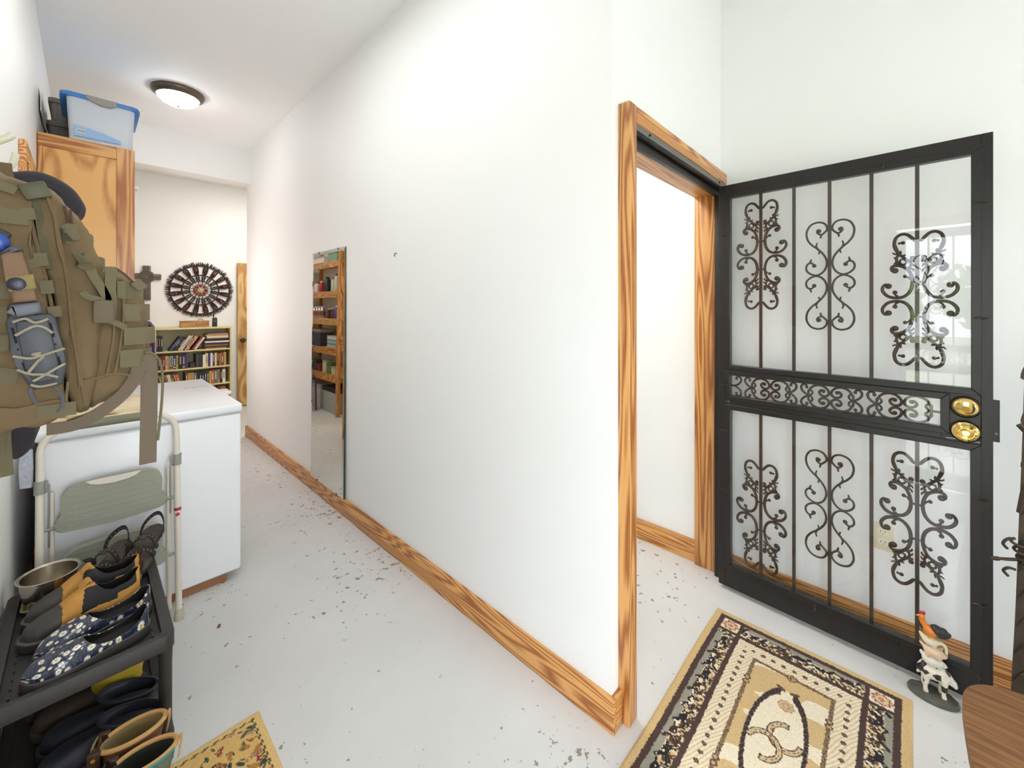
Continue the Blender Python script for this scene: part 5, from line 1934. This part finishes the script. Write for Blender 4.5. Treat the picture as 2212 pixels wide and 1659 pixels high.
RUGM = colattr('rug_pile', .95, bump=(420, .5, .003))
rg = woven('area_rug', 2.055 - RL, 2.055, .627 - RW, .627, .0022, rug_horses, RUGM, wob=.002)
tag(rg, 'tan and brown rug with running horses and interlocked horseshoes in front of the open door', 'rug')


def rug_floral(gx, gy, rs):
    a, b = .418 - gx, 1.632 - gy
    n = len(a)
    gold, green, red, mauve, dgreen, ink = LC(222, 182, 112), LC(92, 100, 72), LC(140, 44, 50), LC(150, 122, 118), LC(58, 74, 64), LC(84, 72, 48)
    col = np.tile(LC(226, 190, 124), (n, 1))
    e = np.minimum(np.minimum(a, .6 - a), np.minimum(b, .8 - b))
    z = .026 + .0025 * np.sign(np.sin((a + b) * 240))
    ins = e > z
    col[ins] = gold
    col[np.abs(e - z) < .0022] = ink
    r2 = np.random.RandomState(8)
    for _ in range(720):
        ca, cb = r2.uniform(.03, .57), r2.uniform(.03, .77)
        kind = r2.rand()
        s = r2.uniform(.006, .016)
        da, db = a - ca, b - cb
        near = ins & (np.abs(da) < .03) & (np.abs(db) < .03)
        if not near.any():
            continue
        an = r2.uniform(0, PI)
        u, v = da * np.cos(an) + db * np.sin(an), -da * np.sin(an) + db * np.cos(an)
        if kind < .5:
            m = near & ((u / s) ** 2 + (v / (s * .38)) ** 2 < 1)
            col[m] = green if r2.rand() < .5 else dgreen
        elif kind < .72:
            r, th = np.hypot(u, v), np.arctan2(v, u)
            m = near & (r < s * (.7 + .3 * np.cos(5 * th)))
            col[m] = red if r2.rand() < .6 else mauve
            col[near & (r < s * .3)] = LC(206, 160, 90)
        elif kind < .85:
            m = near & (np.abs(v - .004 * np.sin(u * 200)) < .0016) & (np.abs(u) < s * 1.6)
            col[m] = ink
        else:
            m = near & ((u / s) ** 2 + (v / (s * .6)) ** 2 < 1)
            col[m] = LC(176, 128, 62)
    return col


rg = woven('small_rug', .418 - .6, .418, 1.632 - .8, 1.632, .0024, rug_floral, RUGM, .006)
tag(rg, 'small gold floral rug on the floor in front of the shoe rack', 'rug')

# ================================================================== stacked farm animal figurine
fx, fy = 2.128, -.082
t = thing('animal_figurine', 'painted iron figurine of stacked farm animals topped by a rooster, below the open door', 'figurine', (fx, fy, 0))
FA = R(-90)


def anim(name, spec, m, vox=.0028, par=None, k=1.0, z0=0.0):
    """balls and limbs fused into one continuous body; u runs along the animal towards its head (-Y)"""
    b = MB()
    def T(q):
        return (q[0] * k * .62, q[1] * k * 1.15, (z0 + (q[2] - z0) * k) * .91)
    spec = [('b', T(q[1]), (q[2][0] * k * .74, q[2][1] * k * 1.2, q[2][2] * k * 1.08)) + tuple(q[3:]) if q[0] == 'b' else ('l', [T(p) for p in q[1]], [v * k * .98 for v in q[2]]) for q in spec]
    for s in spec:
        if s[0] == 'b':
            _, (u, w, z), (ru, rw, rz) = s[:3]
            rot = Matrix.Rotation(s[3], 4, 'X') if len(s) > 3 else None
            b.ball((fx + w, fy - u, z), (rw, ru, rz), 14, 10, rot)
        else:
            _, P, rr = s
            b.tube(spline([(fx + w, fy - u, z) for u, w, z in P], 4), [float(np.interp(i, [k * 4 for k in range(len(P))], rr)) for i in range((len(P) - 1) * 4 + 1)], 8)
    return b.build(name, m, par or t, sharp=0, mods=[('REMESH', dict(mode='VOXEL', voxel_size=vox, use_smooth_shade=True)), ('SMOOTH', dict(iterations=3, factor=.5))])


b = MB()
rings = []
for f, z in ((1, .001), (1.02, .008), (.94, .018), (.6, .022), (.2, .023)):
    rings.append([(fx + .043 * f * math.cos(a), fy + .067 * f * math.sin(a), z + (.0015 * math.sin(a * 7) if .3 < f < 1 else 0)) for a in [2 * PI * k / 40 for k in range(40)]])
b.loft(rings)
b.build('base', mat('mottled_green_grey', (92, 94, 84), .5, .2, bump=(70, .6, .003), var=(60, .35)), t)
cm_, ct_, cn_, cl2, cb_ = nt('cow_white_black')
f = noise(ct_, coords(ct_), 34, 1, .3)
cl2.new(ramp(ct_, f, [(.55, lin((234, 226, 208))), (.565, lin((44, 40, 40)))]), cb_.inputs['Base Color'])
cb_.inputs['Roughness'].default_value = .4
cow = [('b', (0, 0, .103), (.05, .021, .025)), ('b', (.035, 0, .106), (.026, .019, .023)), ('b', (-.035, 0, .106), (.024, .02, .024)),
       ('l', [(.045, 0, .112), (.062, 0, .104), (.072, 0, .094)], [.016, .014, .012]), ('b', (.078, 0, .09), (.017, .0105, .011)), ('b', (.09, 0, .082), (.009, .009, .008)),
       ('l', [(.066, .008, .104), (.06, .022, .106)], [.005, .003]), ('l', [(.066, -.008, .104), (.06, -.022, .106)], [.005, .003]), ('b', (-.018, 0, .08), (.012, .01, .01)),
       ('l', [(-.055, 0, .12), (-.064, 0, .105), (-.062, 0, .075)], [.004, .003, .005])]
for u, w in ((.034, .012), (.044, -.012), (-.038, .013), (-.03, -.013)):
    cow.append(('l', [(u, w, .098), (u + .002, w, .062), (u - .002, w, .044), (u + .002, w, .022)], [.0125, .0085, .0065, .0085]))
anim('cow', cow, cm_)
IV = mat('ivory_paint', (226, 214, 188), .4)
anim('sheep', [('b', (-.006, 0, .147), (.034, .02, .018)), ('b', (-.03, 0, .15), (.015, .016, .016)), ('b', (.022, 0, .146), (.016, .016, .016)), ('l', [(.026, 0, .15), (.042, 0, .146), (.052, 0, .138)], [.011, .009, .007]),
               ('l', [(-.036, 0, .156), (-.046, 0, .164), (-.052, 0, .172)], [.008, .007, .004]), ('l', [(.02, .012, .14), (.026, .016, .124)], [.008, .006]), ('l', [(-.028, .012, .14), (-.024, .016, .124)], [.008, .006]), ('l', [(.034, .007, .153), (.034, .017, .15)], [.004, .003]), ('l', [(.034, -.007, .153), (.034, -.017, .15)], [.004, .003])], mat('sheep_white', (228, 222, 206), .5, bump=(160, .6, .002)))
PK = mat('pig_pink', (226, 198, 168), .4)
anim('pig', [('b', (-.002, 0, .185), (.034, .018, .018)), ('b', (.026, 0, .183), (.018, .016, .016)), ('l', [(.034, 0, .184), (.05, 0, .18), (.056, 0, .178)], [.013, .009, .008]), ('l', [(-.034, 0, .19), (-.046, 0, .2), (-.058, 0, .205)], [.006, .005, .002]),
             ('l', [(.034, .01, .196), (.042, .012, .205)], [.006, .002]), ('l', [(.034, -.01, .196), (.042, -.012, .205)], [.006, .002])] + [('l', [(u, w, .18), (u, w * 1.1, .16)], [.008, .006]) for u in (.022, -.022) for w in (.009, -.009)], PK)
anim('goose', [('b', (-.012, 0, .222), (.03, .016, .014)), ('l', [(-.03, 0, .226), (-.046, 0, .236), (-.056, 0, .246)], [.011, .008, .003]), ('l', [(.01, 0, .222), (.032, 0, .228), (.05, 0, .222), (.054, 0, .206)], [.011, .007, .0055, .005]), ('b', (.054, 0, .2), (.007, .006, .008)), ('b', (.002, 0, .208), (.014, .01, .008))], IV)
MB().tube([(fx, fy - .034, .18), (fx, fy - .0355, .168)], [.0045, .002], 8).build('goose_beak', mat('beak_orange', (206, 148, 66), .4), t)
RO = mat('rooster_orange', (222, 130, 40), .35)
anim('rooster', [('b', (-.008, 0, .256), (.02, .0135, .013)), ('l', [(-.02, 0, .26), (-.03, 0, .272), (-.034, 0, .284)], [.011, .0085, .0075]), ('b', (-.033, 0, .289), (.009, .0075, .008))], RO, .002, None, 1.35, .238)
ro = t.children[-1]
BLK = mat('rooster_black', (46, 42, 40), .4)
anim('tail', [('b', (.012, 0, .264), (.02, .0115, .012), .3), ('b', (.026, 0, .262), (.015, .0095, .014), .6), ('b', (.034, 0, .256), (.01, .0075, .015), .9)], BLK, .002, ro, 1.35, .238)
anim('neck_feathers', [('l', [(-.022, 0, .258), (-.036, 0, .268), (-.042, 0, .282)], [.0095, .008, .004])], BLK, .002, ro, 1.35, .238)
CMB = mat('rooster_red', (176, 34, 52), .35)
anim('comb', [('b', (-.033, 0, .3), (.008, .0025, .005)), ('b', (-.027, 0, .302), (.0045, .0025, .005)), ('b', (-.039, 0, .3), (.004, .0025, .005)), ('b', (-.04, 0, .28), (.0045, .004, .007))], CMB, .0016, ro, 1.35, .238)
MB().tube([(fx, fy + .034, .281), (fx, fy + .044, .277)], [.0045, .001], 8).build('beak', mat('beak_yellow', (216, 176, 70), .4), ro)
b = MB()
for w in (.006, -.006):
    b.tube([(fx + w, fy + .006, .23), (fx + w, fy + .004, .214)], .0028, 6)
    for d in (-.006, 0, .006):
        b.tube([(fx + w, fy + .004, .217), (fx + w + d, fy + .014, .213)], [.0024, .0014], 5)
b.build('feet', mat('beak_yellow', (216, 176, 70), .4), ro)

# ================================================================== wooden stool at the lower right
t = thing('wooden_stool', 'brown oak stool with rounded corners at the bottom right corner', 'stool', (1.42, -.4, 0))
OAK = wood('worn_oak', (136, 95, 58), (98, 64, 36), 'y', 9, along=1.2, cross=34, rough=.42, streak=.35, pw=(.1, 1.2))
b = MB()
out = []
for k in range(72):
    a = 2 * PI * k / 72
    ca, sa = math.cos(a), math.sin(a)
    out.append((1.405 + .225 * abs(ca) ** .5 * (1 if ca > 0 else -1), -.408 + .302 * abs(sa) ** .5 * (1 if sa > 0 else -1)))
b.prism(out, .42, .45, 'z', .008, 3)
b.build('seat', OAK, t)
OAKZ = wood('worn_oak_legs', (164, 118, 72), (122, 80, 44), 'z', 12, along=1.6, cross=16, rough=.42)
for sx in (-1, 1):
    for sy in (-1, 1):
        MB().tube([(1.405 + sx * .15, -.4 + sy * .22, .42), (1.405 + sx * .17, -.4 + sy * .245, .2), (1.405 + sx * .19, -.4 + sy * .27, .0)], [.018, .021, .015], 12).build('leg', OAKZ, t)
    MB().tube([(1.405 + sx * .172, -.4 - .248, .17), (1.405 + sx * .172, -.4 + .248, .17)], .011, 10).build('stretcher', OAKZ, t)

# ================================================================== wrought iron stand at the right edge
t = thing('iron_stand', 'rustic wrought iron stand with barbed wire twist at the right picture edge', 'iron stand', (1.975, -.4, 0))
RI = mat('weathered_iron', (68, 58, 47), .5, .6, bump=(60, .5, .003), var=(20, .25))
b = MB().lathe([(0, .0), (.13, .0), (.135, .006), (.12, .016), (.03, .024), (0, .024)], 32, c=(1.975, -.4, 0))
b.build('foot_plate', RI, t)
E1 = [(1.975, -.243, .02), (1.975, -.245, .24), (1.975, -.2535, .5), (1.975, -.259, .73), (1.975, -.265, .95), (1.975, -.27, 1.19), (1.975, -.285, 1.3), (1.975, -.4, 1.38)]
E2 = [(x, -.8 - y, z) for x, y, z in E1]
for P in (E1, E2):
    sgn = -1 if P is E1 else 1
    MB().ribbon([p + Vector((0, sgn * .021, 0)) for p in spline(P[:6], 6)], .042, .008, (0, 1, .0)).build('side_band', RI, t)
for k in range(13):
    vn = MB()
    z = .1 + k * .085
    y = float(np.interp(z, [p[2] for p in E1], [p[1] for p in E1]))
    vn.tube(spline([(1.969, y - .002, z), (1.967, y - .018, z + .03), (1.969, y - .042, z + .045)], 4), [.002] * 4 + [.0045] * 4 + [.002], 6)
    vn.build('leaf_vein', RI, t)
MB().tube([(1.975, -.4, .02), (1.975, -.4, 1.38)], .012, 10).build('centre_rod', RI, t)
lr = random.Random(2)
for k in range(9):
    z = .12 + k * .135
    for s in (1, -1):
        P0 = Vector((1.975, -.4 + s * .135 - .0, z))
        P1 = Vector((1.965 + lr.uniform(-.01, .01), -.4 + s * .08, z + .07))
        P2 = Vector((1.975, -.4 + s * .012, z + .12))
        q = spline([P0, P1, P2], 6)
        n = len(q)
        MB().ribbon(q, [.006 + .05 * math.sin(PI * min(1, i / (n - 1))) for i in range(n)], .005, (0, 0, 1)).build('iron_leaf', RI, t)
MB().tube([(1.975, -.26, 1.06), (1.972, -.33, .96), (1.975, -.27, .86), (1.975, -.262, .79)], .008, 8).build('twisted_bar', RI, t)
b = MB()
zz = .69
b.tube(spline([(1.955, -.2, .636), (1.955, -.209, .637), (1.954, -.222, .642), (1.955, -.234, .645), (1.957, -.255, .652), (1.962, -.28, .66)], 5), [.0006] + [.006] * 4 + [.0065] * 4 + [.0045] * 4 + [.005] * 13, 8)
co = [(1.957 + .012 * math.cos(a), -.252 + .012 * math.sin(a) - .006 * (a / (2 * PI)), .71 - .022 * a / (2 * PI)) for a in [2 * PI * k / 12 for k in range(48)]]
b.tube(co, .0042, 7)
b.tube(spline([(1.957, -.242, .712), (1.954, -.232, .705), (1.955, -.226, .69), (1.96, -.235, .676)], 5), .004, 7)
b.tube(spline([(1.96, -.25, .618), (1.95, -.236, .622), (1.95, -.226, .61), (1.957, -.236, .594)], 5), .004, 7)
b.build('barb_twist', RI, t)
